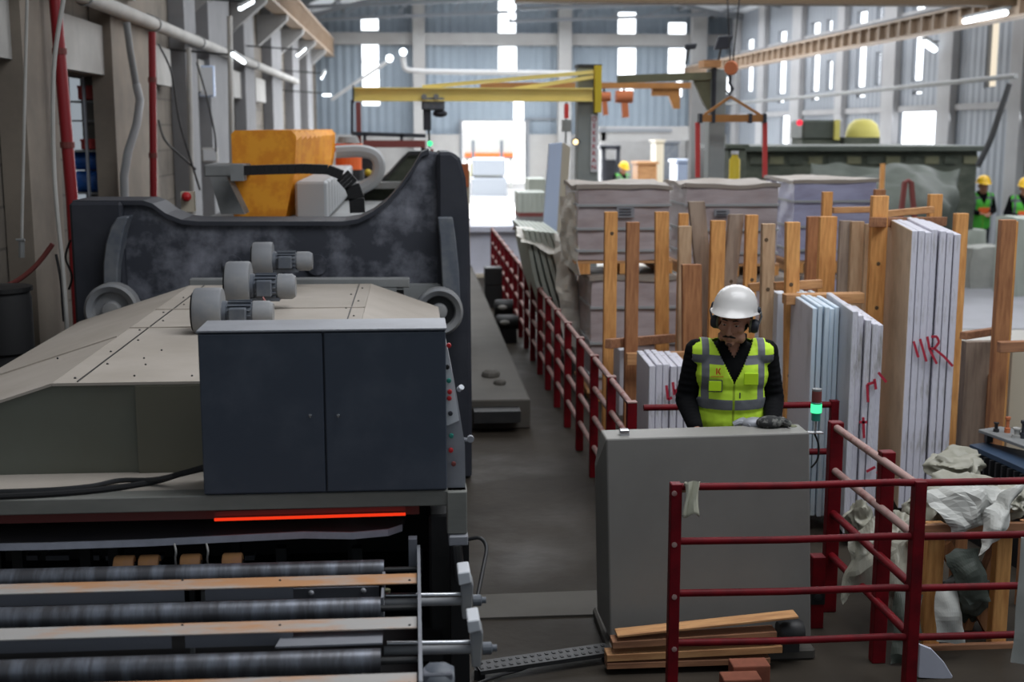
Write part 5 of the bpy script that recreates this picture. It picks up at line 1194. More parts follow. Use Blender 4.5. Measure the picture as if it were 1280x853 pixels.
# orange crane arm farther
Y = 24
t = thing('orange_jib_arm', at(800, 106, Y), 'orange crane arm on a pale column between the yellow jib and the olive jib', 'crane arm')
MB().bar(at(600, 107, Y), at(846, 107, Y), .12, .11).build('beam', M['orange_crane'], t); MB().prism([at(815, 104, Y), at(850, 104, Y), at(850, 136, Y), at(842, 136, Y), at(836, 120, Y), at(815, 120, Y)], (0, .1, 0)).build('end_bracket', M['orange_crane'], t)
MB().box(Xp(861, Y), Xp(879, Y), Y, Y + .25, 0, Zp(92, Y)).build('column', M['far_concrete'], t); MB().bar(at(846, 107, Y), at(863, 107, Y), .12, .11).build('column_bracket', M['orange_crane'], t)
for i, (x, lab) in enumerate(((755, 'small rust coloured hoist hanging next to the yellow jib mast'), (780, 'larger rust coloured hoist hanging from the orange crane arm'))):
    hh = thing('electric_hoist', at(x, 120, Y), lab, 'hoist', 'rust coloured hoists'); s = 1 + i * .3
    MB().tube([at(x - 8 * s, 121, Y), at(x + 8 * s, 121, Y)], .09 * s, 12).build('drum', M['rust_patch'], hh, smooth=True); MB().bar(at(x, 121, Y), at(x + 2, 147 if i else 144, Y), .09 * s, .09 * s, up=(0, 1, 0)).build('hook_block', M['rust_patch'], hh); MB().bar(at(x, 110, Y), at(x, 121, Y), .04, .04).build('trolley', M['steel_dark'], hh)
# hook and spreader
Y = 15
sp = thing('lifting_spreader', at(915, 150, Y), 'yellow lifting spreader beam hanging from a hook with two red straps', 'lifting beam')
a = at(875, 148, Y); b = at(955, 148, Y); MB().bar(a, b, .08, .085).build('beam', M['orange_crane'], sp)
apex = at(913, 121, Y)
for e_ in (a + Vector((.05, 0, .04)), b + Vector((-.05, 0, .04))): MB().bar(apex, e_, .03, .03).build('sling_bar', M['orange_crane'], sp)
for xx in (875, 891, 937, 955): MB().bar(at(xx - 2, 148, Y - .01), at(xx + 2, 148, Y - .01), .1, .11).build('clamp', M['cast_black'], sp)
for xx in (872, 956):
    MB().bar(at(xx, 153, Y), at(xx, 222, Y), .03, .055, up=(1, 0, 0)).build('red_strap', M['red_box'], sp)
hk = thing('crane_hook', at(914, 100, Y), 'dark crane hook with round brown pulley block above the spreader beam', 'hook')
MB().lathe([(0, -.04), (.075, -.04), (.085, 0), (.075, .04), (0, .04)], at(914, 85, Y), (.5, 1, 0), 24).build('pulley_block', M['rust_patch'], hk, smooth=True)
MB().tube([at(913, 92, Y), at(912, 104, Y), at(916, 111, Y), at(912, 118, Y), at(907, 113, Y)], [.02, .018, .02, .02, .008], 8).build('hook', M['cast_black'], hk, smooth=True)
MB().tube([at(913, 80, Y), at(909, -10, Y)], .008, 6).build('rope', M['steel_dark'], hk); MB().tube([at(916, 80, Y), at(925, -10, Y)], .008, 6).build('rope', M['steel_dark'], hk)
# amber lamp
t = thing('amber_lamp', at(720, 177, 16.8), 'small round amber lamp glowing on the jib column', 'lamp'); MB().ball(at(719.5, 177.5, 16.7), .036, 14).build('lens', M['amber_glow'], t, smooth=True); MB().lathe([(0, 0), (.05, 0), (.05, .05), (0, .05)], at(719.5, 177, 16.75), (0, 1, 0), 16).build('housing', M['cast_black'], t); MB().bar(at(719.5, 177, 16.85), at(724, 177, 17.0), .03, .03).build('bracket', M['cast_black'], t)
t = thing('wall_hoist', at(708, 130, 18), 'small red grey pendant hanging beside the yellow jib beam', 'hoist'); MB().bar(at(708, 130, 18), at(708, 148, 18), .06, .06, up=(0, 1, 0)).build('pendant', M['red_box'], t); MB().tube([at(708, 128, 18), at(707, 180, 18)], .012, 6).build('chain', M['steel_dark'], t); MB().bar(at(708, 150, 18), at(708, 165, 18), .12, .12, up=(0, 1, 0)).build('body', M['machine_grey'], t)

# ================================================================ FAR RIGHT BACKGROUND
Y = 21
mw = thing('stone_saw_tank', (Xp(1080, Y), Y, 0), 'long dark green mossy tank wall with a ledge along its top', 'tank')
MB().box(Xp(925, Y), Xp(1216, Y), Y, Y + 2.5, 0, Zp(190, Y)).build('wall', M['moss_dark'], mw, bevel=.02)
MB().box(Xp(912, Y), Xp(1220, Y), Y - .15, Y + 2.6, Zp(190, Y), Zp(183, Y)).build('ledge', M['cover_grey'], mw, bevel=.01)
for i in range(12): MB().box(Xp(935 + i * 24, Y - .02), Xp(952 + i * 24, Y - .02), Y - .03, Y, Zp(206, Y), Zp(196, Y)).build('stone_patch', M['olive'] if i % 2 else M['moss_dark'], mw)
cloth_sheet('tarpaulin', quad(at(1010, 208, 20), at(1198, 208, 20), at(1200, 385, 18.4), at(1000, 385, 18.4), .7), 40, 18, 'cover_grey', 'big crumpled grey green tarpaulin heaped before the mossy tank', .18, 1.2, smooth=True, cat='tarpaulin', grp=None)
for x0, x1, y0, y1, m, lab in ((1003, 1050, 150, 175, 'yellow_tarp', 'pale yellow machine body standing on the mossy tank ledge'), (1056, 1100, 150, 172, 'yellow_tarp', 'rounded yellow machine cover on the tank ledge near the bright side door')):
    t = thing('machine_cover', at((x0 + x1) / 2, y1, 24.2), lab, 'machine'); 
    if x0 < 1050: MB().pbox(x0, y0, x1, y1, 24.2, .8).build('body', M['cover_grey'], t, bevel=.04); MB().pbox(x1 - 6, y0, x1, y1, 24.1, .1).build('edge', M['yellow_tarp'], t); MB().ball(at(999.5, 153.5, 24.1), .06, 12).build('red_lamp', M['red_glow'], t)
    else:
        c = at(1078, 172, 24.6); MB().lathe([(0, .36), (.16, .34), (.27, .25), (.32, .1), (.33, 0), (0, 0)], c, (0, 0, 1), 24).build('dome', M['yellow_tarp'], t, smooth=True)
    MB().box(at(x0, y1, 24.2).x, at(x1, y1, 24.2).x, 24.2, 24.9, 0, Zp(y1, 24.2)).build('stand', M['moss_dark'], t)
# small clutter between columns: forklift, boxes
Y = 34
fk = thing('forklift', (Xp(768, Y), Y, 0), 'dark forklift mast standing far behind the wrapped crates', 'forklift')
MB().pbox(752, 184, 757, 240, Y, .1).build('mast', M['cast_black'], fk); MB().pbox(770, 184, 775, 240, Y, .1).build('mast', M['cast_black'], fk); MB().pbox(750, 182, 776, 187, Y, 1).build('roof', M['cast_black'], fk); MB().pbox(754, 200, 774, 236, Y + .3, .6).build('cab', M['cast_black'], fk)
MB().box(Xp(750, Y), Xp(776, Y), Y + .2, Y + 1.6, .25, 1).build('body', M['cast_black'], fk)
for xx in (754, 772): MB().lathe([(0, 0), (.25, 0), (.25, .2), (0, .2)], (Xp(xx, Y), Y + .5, .25), (1, 0, 0), 18).build('wheel', M['black'], fk)
clut = [(796, 206, 820, 232, 30, 'wood_flat', 'low orange wood box far behind the crates'), (818, 178, 828, 232, 34, 'cream', 'narrow cream cupboard far behind the crates'), (845, 204, 872, 222, 26, 'pale_blue', 'pale blue crate standing behind the middle wrapped crate'), (824, 180, 846, 205, 38, 'motor_grey', 'dark grey control box on the far concrete wall'), (908, 186, 930, 216, 19.5, 'moss_dark', 'dark green block standing beside the second jib column')]
for (x0, y0, x1, y1, Y_, m, lab) in clut:
    t = thing('storage_box', (Xp(x0, Y_), Y_, 0), lab, 'box')
    MB().box(Xp(x0, Y_), Xp(x1, Y_), Y_, Y_ + .8, 0, Zp(y0, Y_)).build('box', M[m], t, bevel=.03)
    MB().box(Xp(x0, Y_) - .03, Xp(x1, Y_) + .03, Y_ - .03, Y_ + .83, Zp(y0, Y_), Zp(y0, Y_) + .06).build('lid', M[m], t)
t = thing('yellow_canister', at(918, 215, 16), 'upright yellow canister at the foot of the second jib column', 'canister')
c = at(918, 215, 16); MB().lathe([(0, -c.z), (.07, -c.z), (.07, .15), (.04, .19), (.04, .22), (0, .22)], c, (0, 0, 1), 16).build('body', M['yellow_dark'], t, smooth=True); MB().lathe([(0, .22), (.045, .22), (.045, .26), (0, .26)], c, (0, 0, 1), 12).build('cap', M['white_paint'], t)
# mezzanine band far centre
t = thing('far_gantry', (Xp(800, 38), 38, 0), 'long pale horizontal gantry beam crossing far behind the orange hoists', 'gantry')
MB().pbox(748, 158, 862, 176, 38, .5).build('beam', M['far_concrete'], t); MB().pbox(748, 161, 840, 165, 37.95, .05).build('dark_line', M['truss'], t)
for xx in (750, 858): MB().box(Xp(xx, 38), Xp(xx + 6, 38), 38, 38.4, 0, Zp(160, 38)).build('leg', M['far_concrete'], t)
# red A frame
t = thing('red_a_frame', (Xp(1135, 17.5), 17.5, 0), 'dark red steel A shaped rack standing before the tarpaulin', 'rack')
for a_, b_ in (((1131, 228), (1122, 290)), ((1139, 228), (1148, 290))): p = at(*a_, 17.5); q = at(*b_, 17.5); q2 = q + (q - p) * .9; q2.z = 0; MB().bar(p, q2, .06, .06, up=(0, 1, 0)).build('leg', M['rust_red'], t)
MB().tube([at(1130, 229, 17.5), at(1135, 226, 17.5), at(1140, 229, 17.5)], .03, 8).build('top', M['rust_red'], t)
stake(1101, 1106, 205, 245, 18, 'wood_orange', 'very thin orange stake before the big tarpaulin', grp=None)
# wrapped bundles on the hall floor
for i, (x0, y0, x1, y1, Y, lab) in enumerate(((1207, 288, 1234, 316, 20.9, 'fluted pale bundle lying behind the lone orange stake on the hall floor'), (1214, 310, 1262, 330, 20.0, 'low flat white wrapped bundle nearest on the hall floor'), (1268, 273, 1300, 322, 19.0, 'tall pale wrapped bundle behind the dark lone stake'))):
    a = at(x0, y1, Y); b = at(x1, y0, Y); mb = MB(); mb.box(a.x, b.x, Y, Y + .7, 0 if i != 1 else 0, b.z)
    bmesh.ops.subdivide_edges(mb.bm, edges=mb.bm.edges[:], cuts=8, use_grid_fill=True)
    for v in mb.bm.verts: v.co += mnoise.noise_vector(v.co * 5) * .03
    o = mb.build('wrapped_bundle', M['slab_green' if i != 1 else 'plastic_white'], None, smooth=True); tag(o, lab, 'bundle', 'wrapped bundles on the hall floor')
# bright pale floor sheet on hall
MB_ = MB(); MB_.prism([atz(1200, 412, .014), atz(1320, 412, .014), atz(1300, 356, .014), atz(1200, 356, .014)], (0, 0, .01)); o = MB_.build('floor_sheet', M['floor_sheet_grey'], None); tag(o, 'large flat pale sheet lying on the hall floor beside the lone stake', 'sheet')
# ---- blue ribbed table with parts on it
Y = 7.3
bt = thing('steel_work_table', at(1260, 590, Y), 'dark blue ribbed steel table at the picture border behind the plastic heap', 'table')
a = at(1212, 556, 7.6); z_ = a.z
top_ = [atz(1212, 556, z_), atz(1232, 553, z_), atz(1320, 572, z_), atz(1320, 604, z_)]
MB().prism(top_, (0, 0, -.03)).build('table_top', M['table_blue'], bt)
l0, l1 = top_[0], top_[3]; d = l1 - l0
for i in range(14): p = l0 + d * (i + .3) / 14; MB().bar(p + Vector((0, 0, -.03)), Vector((p.x, p.y, z_ - .3)), .05, .02, up=(0, 1, 0)).build('rib', M['black'], bt)
q0, q1 = l0.copy(), l1.copy(); MB().prism([l0 + Vector((.03, .03, -.03)), l1 + Vector((.03, .03, -.03)), Vector((l1.x + .03, l1.y + .03, 0)), Vector((l0.x + .03, l0.y + .03, 0))], (.02, .04, 0)).build('side_skirt', M['black'], bt)
z2 = z_ + .09; up_ = [atz(1223, 537, z2), atz(1250, 533, z2), atz(1320, 545, z2), atz(1320, 572, z2)]
pt = thing('steel_plate', up_[0], 'thick grey steel plate lying on the dark blue table', 'plate'); MB().prism(up_, (0, 0, -.02)).build('plate', M['machine_grey'], pt, bevel=.003)
for p in up_[:2]: MB().box(p.x + .06, p.x + .1, p.y + .0, p.y + .04, z_, z2 - .02).build('spacer', M['steel_dark'], pt)
for i, (x, y, h_, r_, m, lab) in enumerate(((1245, 540, .06, .018, 'steel_dark', 'dark threaded bolt standing on the steel plate, nearest its corner'), (1259, 541, .1, .018, 'rust_patch', 'taller copper coloured bolt standing on the steel plate'), (1271, 547, .06, .03, 'pale_panel', 'wide pale nut lying on the steel plate'), (1279, 548, .11, .022, 'cast_black', 'black round knob standing on the steel plate at the picture border'))):
    c = atz(x, y, z2); o = MB().lathe([(0, 0), (r_, 0), (r_, h_ * .3), (r_ * .6, h_ * .32), (r_ * .6, h_ * .8), (r_ * .9, h_ * .85), (r_ * .9, h_), (0, h_)], c, (0, 0, 1), 14).build('bolt', M[m], None, smooth=True); tag(o, lab, 'bolt', 'bolts on the steel plate')

# ================================================================ PLASTIC HEAP AND TIMBER BIN
bn = thing('timber_bin', at(1215, 800, 6.0), 'open timber frame bin stuffed with plastic sheets beside the front railing', 'bin')
Yb_ = 5.95
for x0, x1, y0, y1, Y_, m in ((1157, 1178, 655, 830, Yb_, 'wood_orange'), (1243, 1262, 655, 835, Yb_, 'wood_orange'), (1190, 1206, 655, 800, Yb_ + .7, 'wood_brown'), (1275, 1295, 655, 835, Yb_ + .5, 'wood_brown')):
    a = at(x0, 740, Y_).x; b = at(x1, 740, Y_).x; MB().box(a, b, Y_, Y_ + .06, 0, at(1200, y0, Y_).z).build('post', M[m], bn, bevel=.004)
for y0, y1, Y_ in ((657, 672, Yb_ - .03), (808, 824, Yb_ - .03)):
    a = at(1155, y0, Y_); b = at(1300, y1, Y_); MB().box(a.x, b.x, Y_, Y_ + .03, b.z, a.z).build('cross_board', M['wood_flat_dark'], bn, bevel=.003)
MB().bar(at(1180, 680, Yb_ + .2), at(1245, 800, Yb_ + .2), .04, .07).build('diagonal_brace', M['wood_brown'], bn)
MB().bar(at(1245, 680, Yb_ + .25), at(1205, 790, Yb_ + .25), .04, .07).build('diagonal_brace', M['wood_brown'], bn)
def crumple(cx, cy, Y, rx, ry, rz_, lab, m='plastic_sheet', seed=0, sub=5, amp=.35):
    c = at(cx, cy, Y); mb = MB(); bmesh.ops.create_icosphere(mb.bm, subdivisions=sub, radius=1)
    for v in mb.bm.verts:
        p = v.co.copy(); s = Vector((seed * 3.1, seed * 1.7, seed)); q = p * .95 + s
        r = .9 + .4 * mnoise.noise(q) + .6 * (.25 - abs(mnoise.noise(q * 1.25))) + .22 * (.25 - abs(mnoise.noise(q * 2.6 + Vector((3, 1, 0)))))
        p += mnoise.noise_vector(q * .7) * .15
        v.co = Vector((p.x * rx, p.y * ry, p.z * rz_)) * max(.35, r) + c
    o = mb.build('plastic_wrap', M[m], None); o.data.shade_smooth(); o.data.set_sharp_from_angle(angle=R(50)); return tag(o, lab, 'plastic sheet', 'crumpled plastic sheets around the timber bin')
crumple(1193, 583, 6.6, .15, .16, .10, 'crumpled cream plastic bundle forming the very top of the heap', seed=1)
crumple(1215, 622, 6.2, .19, .2, .12, 'wide crumpled plastic bundle just under the top one in the timber bin', seed=2)
crumple(1262, 622, 6.1, .11, .2, .08, 'crumpled plastic bundle at the border end of the heap', seed=3)
crumple(1160, 640, 6.3, .13, .15, .12, 'crumpled plastic bundle bulging over the timber bin corner post', seed=5)
crumple(1118, 668, 6.25, .10, .12, .13, 'crumpled plastic clump squeezed between the two slanting railing posts', seed=6)
crumple(1075, 655, 6.75, .09, .1, .13, 'crumpled plastic clump against the marble bundle foot behind the side railing', seed=7)
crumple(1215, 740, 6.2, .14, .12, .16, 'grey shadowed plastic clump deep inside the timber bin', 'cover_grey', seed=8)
SH = [((1150, 612), (1250, 600), (1272, 640), (1190, 668), 6.0, 5.85, 'smooth white plastic flap draped across the front of the heap', 'plastic_white', .05),
      ((1230, 640), (1280, 600), (1262, 650), (1222, 702), 5.85, 5.75, 'pointed plastic flap hanging over the front board of the bin', 'plastic_white', .04),
      ((1172, 735), (1196, 730), (1206, 806), (1168, 800), 5.86, 5.8, 'long pale plastic strip hanging down in front of the bin', 'plastic_white', .015),
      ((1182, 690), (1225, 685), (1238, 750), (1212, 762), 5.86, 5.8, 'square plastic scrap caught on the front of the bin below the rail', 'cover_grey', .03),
      ((1058, 668), (1100, 640), (1098, 735), (1048, 752), 6.15, 6.0, 'loose plastic sheet hanging in folds between side railing posts', 'plastic_sheet', .04),
      ((1100, 690), (1142, 650), (1140, 760), (1108, 765), 6.1, 5.95, 'plastic sheet hanging low beside the middle railing post', 'plastic_sheet', .04),
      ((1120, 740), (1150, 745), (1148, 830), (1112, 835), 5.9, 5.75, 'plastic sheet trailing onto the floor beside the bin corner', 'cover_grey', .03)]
for i, (a, b, c, d, Y0, Y1, lab, m, amp) in enumerate(SH):
    cloth_sheet('plastic_sheet', quad(at(*a, Y0), at(*b, Y0), at(*c, Y1), at(*d, Y1), .05), 14, 14, m, lab, amp, 7, grp='plastic sheets around the timber bin', seed=i * 3)
cloth_sheet('hanging_strip', quad(at(1277, 672, 4.6), at(1300, 672, 4.6), at(1300, 834, 4.6), at(1264, 828, 4.6), .02), 8, 20, 'plastic_white', 'bright white plastic strip hanging at the picture border before the bin', .006, 5, seed=5)
# white board leaning on floor
t = thing('white_offcut', at(1170, 845, 5.7), 'curved white stone offcut standing on the floor by the railing post', 'offcut')
p = [at(x, y, 5.6) for x, y in ((1148, 848), (1150, 806), (1165, 812), (1180, 828), (1191, 846), (1190, 850))]
MB().prism(p, (0, .02, 0)).build('board', M['white_panel'], t, bevel=.003)
# ================================================================ PEOPLE
def lime_vest_mat(name='vest', base=(204, 242, 62)):
    m = bpy.data.materials.new(name); m.use_nodes = True; nt = m.node_tree; N = nt.nodes; L = nt.links; p = N['Principled BSDF']
    p.inputs['Roughness'].default_value = .75
    tc = N.new('ShaderNodeTexCoord'); s = N.new('ShaderNodeSeparateXYZ'); L.new(tc.outputs['Object'], s.inputs[0])
    def mth(op, a, b=None, c=None):
        n = N.new('ShaderNodeMath'); n.operation = op
        for i, v in enumerate((a, b, c)):
            if v is None: continue
            if isinstance(v, (int, float)): n.inputs[i].default_value = v
            else: L.new(v, n.inputs[i])
        return n.outputs[0]
    def band(v, lo, hi): return mth('MULTIPLY', mth('GREATER_THAN', v, lo), mth('LESS_THAN', v, hi))
    ax = mth('ABSOLUTE', s.outputs[0]); z = s.outputs[2]
    m1 = band(z, 1.122, 1.178); m2 = mth('MULTIPLY', band(z, 1.365, 1.412), mth('GREATER_THAN', ax, .055))
    m3 = mth('MULTIPLY', band(ax, .128, .166), mth('GREATER_THAN', z, 1.12))
    tot = mth('MINIMUM', mth('ADD', mth('ADD', m1, m2), m3), 1)
    zip_ = mth('MULTIPLY', mth('LESS_THAN', ax, .006), mth('LESS_THAN', s.outputs[1], 0))
    nz = N.new('ShaderNodeTexNoise'); nz.inputs['Scale'].default_value = 9; L.new(tc.outputs['Object'], nz.inputs[0])
    bp = N.new('ShaderNodeBump'); bp.inputs['Distance'].default_value = .02; bp.inputs['Strength'].default_value = .6; L.new(nz.outputs[0], bp.inputs['Height']); L.new(bp.outputs[0], p.inputs['Normal'])
    mx = N.new('ShaderNodeMix'); mx.data_type = 'RGBA'; mx.inputs[6].default_value = (*lin(base), 1); mx.inputs[7].default_value = (*lin((112, 114, 120)), 1); L.new(tot, mx.inputs[0])
    mz = N.new('ShaderNodeMix'); mz.data_type = 'RGBA'; L.new(mx.outputs[2], mz.inputs[6]); mz.inputs[7].default_value = (*lin((150, 176, 40)), 1); L.new(zip_, mz.inputs[0])
    L.new(mz.outputs[2], p.inputs['Base Color']); return m
M['vest'] = lime_vest_mat()
M['vest_green'] = lime_vest_mat('vest_green', (90, 200, 70))

TMP = bpy.data.scenes.new('work')
def remesh(mb, name, m, parent, vox, smooth=6, cut=None):
    me = bpy.data.meshes.new('t'); mb.bm.to_mesh(me); mb.bm.free(); o = bpy.data.objects.new('t', me); TMP.collection.objects.link(o)
    r = o.modifiers.new('r', 'REMESH'); r.mode = 'VOXEL'; r.voxel_size = vox
    s = o.modifiers.new('s', 'SMOOTH'); s.factor = .5; s.iterations = smooth
    TMP.view_layers[0].update(); dg = TMP.view_layers[0].depsgraph; dg.update()
    n = bpy.data.meshes.new_from_object(o.evaluated_get(dg)); bpy.data.objects.remove(o); bpy.data.meshes.remove(me)
    if cut:
        b = bmesh.new(); b.from_mesh(n); bmesh.ops.delete(b, geom=[f for f in b.faces if cut(f.calc_center_median())], context='FACES'); b.to_mesh(n); b.free()
    n.name = name; n.materials.clear()
    for q in (m if isinstance(m, list) else [m]): n.materials.append(q)
    ob = bpy.data.objects.new(name, n); COL.objects.link(ob); ob.parent = parent; n.shade_smooth(); return ob

def limb(mb, pts, rs, n=14):
    for (a, b), (ra, rb) in zip(zip(pts, pts[1:]), zip(rs, rs[1:])):
        a = Vector(a); b = Vector(b)
        for k in range(9):
            t = k / 8; mb.ball(a.lerp(b, t), ra + (rb - ra) * t, 12)

def make_person(X, Yp, rz, label, headrot, vox=.006, near=True, hat='helmet_white', vest='vest', arms=None, scale=1):
    P = thing('person', (X, Yp, 0), label, 'person', rz=rz); P.scale = (scale,) * 3
    HC = Vector((0, -.075, 1.595)); HR = Matrix.Rotation(headrot[2], 3, 'Z') @ Matrix.Rotation(headrot[0], 3, 'X') @ Matrix.Rotation(headrot[1], 3, 'Y')
    H = lambda x, y, z: HC + HR @ Vector((x, y, z)) * 1.07
    if arms is None:
        arms = {s: [(s * .185, .01, 1.415), (s * .236, .03, 1.14), (s * .20, -.19, 1.035)] for s in (-1, 1)}
    legs = {s: [(s * .095, .01, .92), (s * .105, -.0, .50), (s * .11, .03, .09)] for s in (-1, 1)}
    def torso(mb, g=0, low=.92):
        for c, r in (((0, 0, .95), (.165, .115, .12)), ((0, 0, 1.05), (.16, .11, .14)), ((0, -.005, 1.17), (.158, .112, .15)), ((0, -.005, 1.30), (.172, .118, .14)), ((0, .005, 1.385), (.16, .10, .085))):
            mb.ball(c, tuple(v + g for v in r), 24)
        for s in (-1, 1): mb.ball((s * .15, .005, 1.412), (.066 + g, .066 + g, .05 + g), 16)
    # body: one continuous surface
    mb = MB(); torso(mb)
    limb(mb, [(0, .0, 1.43), (0, -.03, 1.49), (0, -.055, 1.56)], [.062, .055, .056])
    for s in (-1, 1):
        limb(mb, arms[s], [.052, .042, .030]); limb(mb, legs[s], [.085, .058, .042])
        mb.ball((s * .11, -.05, .045), (.045, .13, .045), 14)
        w = Vector(arms[s][2]); d = (w - Vector(arms[s][1])).normalized(); side = Vector((-s, 0, 0)); up = Vector((0, 0, 1))
        pc = w + d * .055 + Vector((0, 0, -.004))
        mb.ball(w + d * .02, (.028, .03, .022), 12); mb.ball(pc, (.042, .045, .018), 14)
        for k in range(4):
            L_ = [.034, .040, .038, .030][k]; o_ = side * ((1.5 - k) * .021)
            b0 = pc + o_ + d * .035; dd = Vector((d.x, d.y, d.z)).normalized()
            b1 = b0 + dd * L_; b2 = b1 + (dd + Vector((0, 0, -.7))).normalized() * L_ * .75; b3 = b2 + (dd * .4 + Vector((0, 0, -1))).normalized() * L_ * .55
            limb(mb, [b0, b1, b2, b3], [.0095, .009, .0085, .0075])
        t0 = pc + side * .036 - d * .02; limb(mb, [t0, t0 + side * .03 + d * .022, t0 + side * .036 + d * .05 - up * .008], [.012, .0105, .009])
    def hb(c, r, seg=16): mb.ball(H(*c), r, seg, rot=HR)
    hb((0, .012, .035), (.077, .096, .092), 24); hb((0, -.03, -.02), (.064, .068, .075), 20); hb((0, -.045, -.065), (.050, .048, .045)); hb((0, -.072, -.096), (.026, .024, .020))
    for s in (-1, 1):
        hb((s * .040, -.062, -.022), (.026, .026, .022)); hb((s * .047, -.03, -.075), (.022, .04, .03)); hb((s * .030, -.084, .024), (.026, .014, .010))
        hb((s * .078, .012, -.008), (.010, .018, .030)); hb((s * .011, -.106, -.038), (.009, .010, .008))
    for k in range(6): hb((0, -.092 - k * .0048, .012 - k * .0095), (.0095 + k * .0007,) * 3, 10)
    hb((0, -.095, -.062), (.024, .012, .007)); hb((0, -.093, -.073), (.021, .012, .007)); hb((0, -.088, .010), (.012, .014, .02), 10)
    body = remesh(mb, 'body', M['skin'], P, vox if near else .012, 4 if near else 2)
    # face bits
    for s in (-1, 1):
        if near:
            mb = MB(); mb.ball(H(s * .030, -.082, .004), (.013, .010, .0065), 14, rot=HR); mb.build('eye', M['eye_white'], P, local=True, smooth=True)
            mb = MB(); mb.ball(H(s * .030 + .001, -.0905, .001), (.0055, .003, .0045), 10, rot=HR); mb.build('iris', M['hair_black'], P, local=True, smooth=True)
            mb = MB(); mb.ball(H(s * .030, -.0845, .0085), (.0155, .011, .006), 12, rot=HR); mb.build('eyelid', M['skin'], P, local=True, smooth=True)
            mb = MB(); limb(mb, [H(s * .014, -.097, .026), H(s * .030, -.097, .031), H(s * .047, -.085, .025)], [.0035, .0042, .003]); remesh(mb, 'eyebrow', M['hair_black'], P, .0022, 2)
            mb = MB(); mb.ball(H(s * .074, .03, -.005), (.012, .03, .045), 12, rot=HR); mb.build('sideburn', M['hair_black'], P, local=True, smooth=True)
    if near:
        mb = MB(); limb(mb, [H(-.030, -.096, -.058), H(-.014, -.110, -.050), H(0, -.113, -.048), H(.014, -.110, -.050), H(.030, -.096, -.058)], [.004, .0062, .0055, .0062, .004]); remesh(mb, 'moustache', M['hair_black'], P, .0022, 2)
        mb = MB(); mb.ball(H(0, -.0735, -.098), (.022, .0245, .0165), 14, rot=HR); mb.build('goatee', M['stubble'], P, local=True, smooth=True)
        mb = MB(); mb.ball(H(0, .045, -.02), (.070, .065, .07), 18, rot=HR); mb.build('hair', M['hair_black'], P, local=True, smooth=True)
    # helmet
    hp = [(.0, .142), (.028, .140), (.058, .128), (.084, .106), (.101, .074), (.109, .042), (.112, .02), (.119, .014), (.121, .010), (.113, .008), (.106, .012), (.0, .10)]
    mb = MB(); mb.lathe([(r, z) for r, z in hp], (0, 0, 0), (0, 0, 1), 40)
    for v in mb.bm.verts:
        v.co.y *= 1.17
        if v.co.z < .022 and v.co.y < -.05: k_ = (-v.co.y - .05) / .09; v.co.y -= .028 * k_; v.co.z -= .010 * k_
        q_ = Matrix.Rotation(R(-9), 3, 'X') @ v.co; v.co = H(q_.x, q_.y + .004, q_.z + .036)
    helmet = mb.build('hard_hat', M[hat], P, local=True, smooth=True)
    if near:
        for s in (-1, 1):
            mb = MB(); ax = HR @ Vector((s, .1, -.05)); mb.lathe([(0, 0), (.034, 0), (.038, .010), (.038, .022), (.03, .036), (.0, .040)], H(s * .083, .018, -.022), ax, 24); e_ = mb.build('ear_muff', M['cast_black'], P, local=True, smooth=True)
            mb = MB(); mb.lathe([(.030, 0), (.038, .0), (.039, .010), (.030, .012)], H(s * .074, .018, -.022), ax, 20); mb.build('ear_cushion', M['olive'], e_, local=True, smooth=True)
            mb = MB(); mb.tube([H(s * .118, .02, -.01), H(s * .128, .022, .03), H(s * .118, .025, .065)], .006, 8); mb.build('muff_arm', M['chrome'], e_, local=True, smooth=True)
            mb = MB(); mb.ball(H(s * .112, .02, .062), (.014, .02, .018), 10, rot=HR); mb.build('muff_clip', M['cast_black'], e_, local=True, smooth=True)
    # jacket with sleeves and collar
    mb = MB(); torso(mb, .012)
    for s in (-1, 1):
        a = [Vector(p) for p in arms[s]]; wr = a[1].lerp(a[2], .93); limb(mb, [a[0], a[1], wr], [.068, .060, .044])
        for k in range(6):
            mb.ball(a[0].lerp(a[1], .25 + k * .13), (.066, .066, .018), 12)
    mb.bm.faces.ensure_lookup_table()
    jk = remesh(mb, 'jacket', M['jacket_black'], P, .008 if near else .014, 3, cut=(lambda c: c.y < -.02 and c.z > 1.40 and abs(c.x) < (c.z - 1.40) * .6) if near else None)
    mb = MB(); n = 28; rows = []
    for zz, rx, ry, oy in ((1.432, .088, .078, -.004), (1.47, .078, .072, -.012), (1.515, .076, .070, -.020)):
        row = []
        for k in range(n + 1):
            a = math.radians(-68) + math.radians(316) * k / n + math.pi / 2 - math.radians(90)
            ang = -math.pi / 2 + math.radians(34) + (2 * math.pi - math.radians(68)) * k / n
            dz = -.03 * max(0, -math.sin(ang)) ** 2
            row.append(mb.bm.verts.new((math.cos(ang) * rx, math.sin(ang) * ry + oy, zz + dz)))
        rows.append(row)
    for a, b in zip(rows, rows[1:]):
        for k in range(n): mb.bm.faces.new([a[k], a[k + 1], b[k + 1], b[k]])
    co = mb.build('collar', M['jacket_black'], P, local=True, smooth=True); q = co.modifiers.new('s', 'SOLIDIFY'); q.thickness = .012
    # trousers, boots
    mb = MB()
    for s in (-1, 1): limb(mb, [Vector(legs[s][0]), Vector(legs[s][1]), Vector(legs[s][2])], [.105, .078, .068])
    mb.ball((0, 0, .95), (.178, .128, .10), 20); remesh(mb, 'trousers', M['trousers'], P, .012, 3)
    for s in (-1, 1):
        mb = MB(); mb.ball((s * .11, -.05, .05), (.055, .15, .055), 16); limb(mb, [(s * .11, .03, .06), (s * .11, .03, .16)], [.058, .055]); remesh(mb, 'boot', M['black'], P, .012, 2, cut=lambda c: c.z < 0.004)
    # vest shell
    mb = MB(); torso(mb, .030)
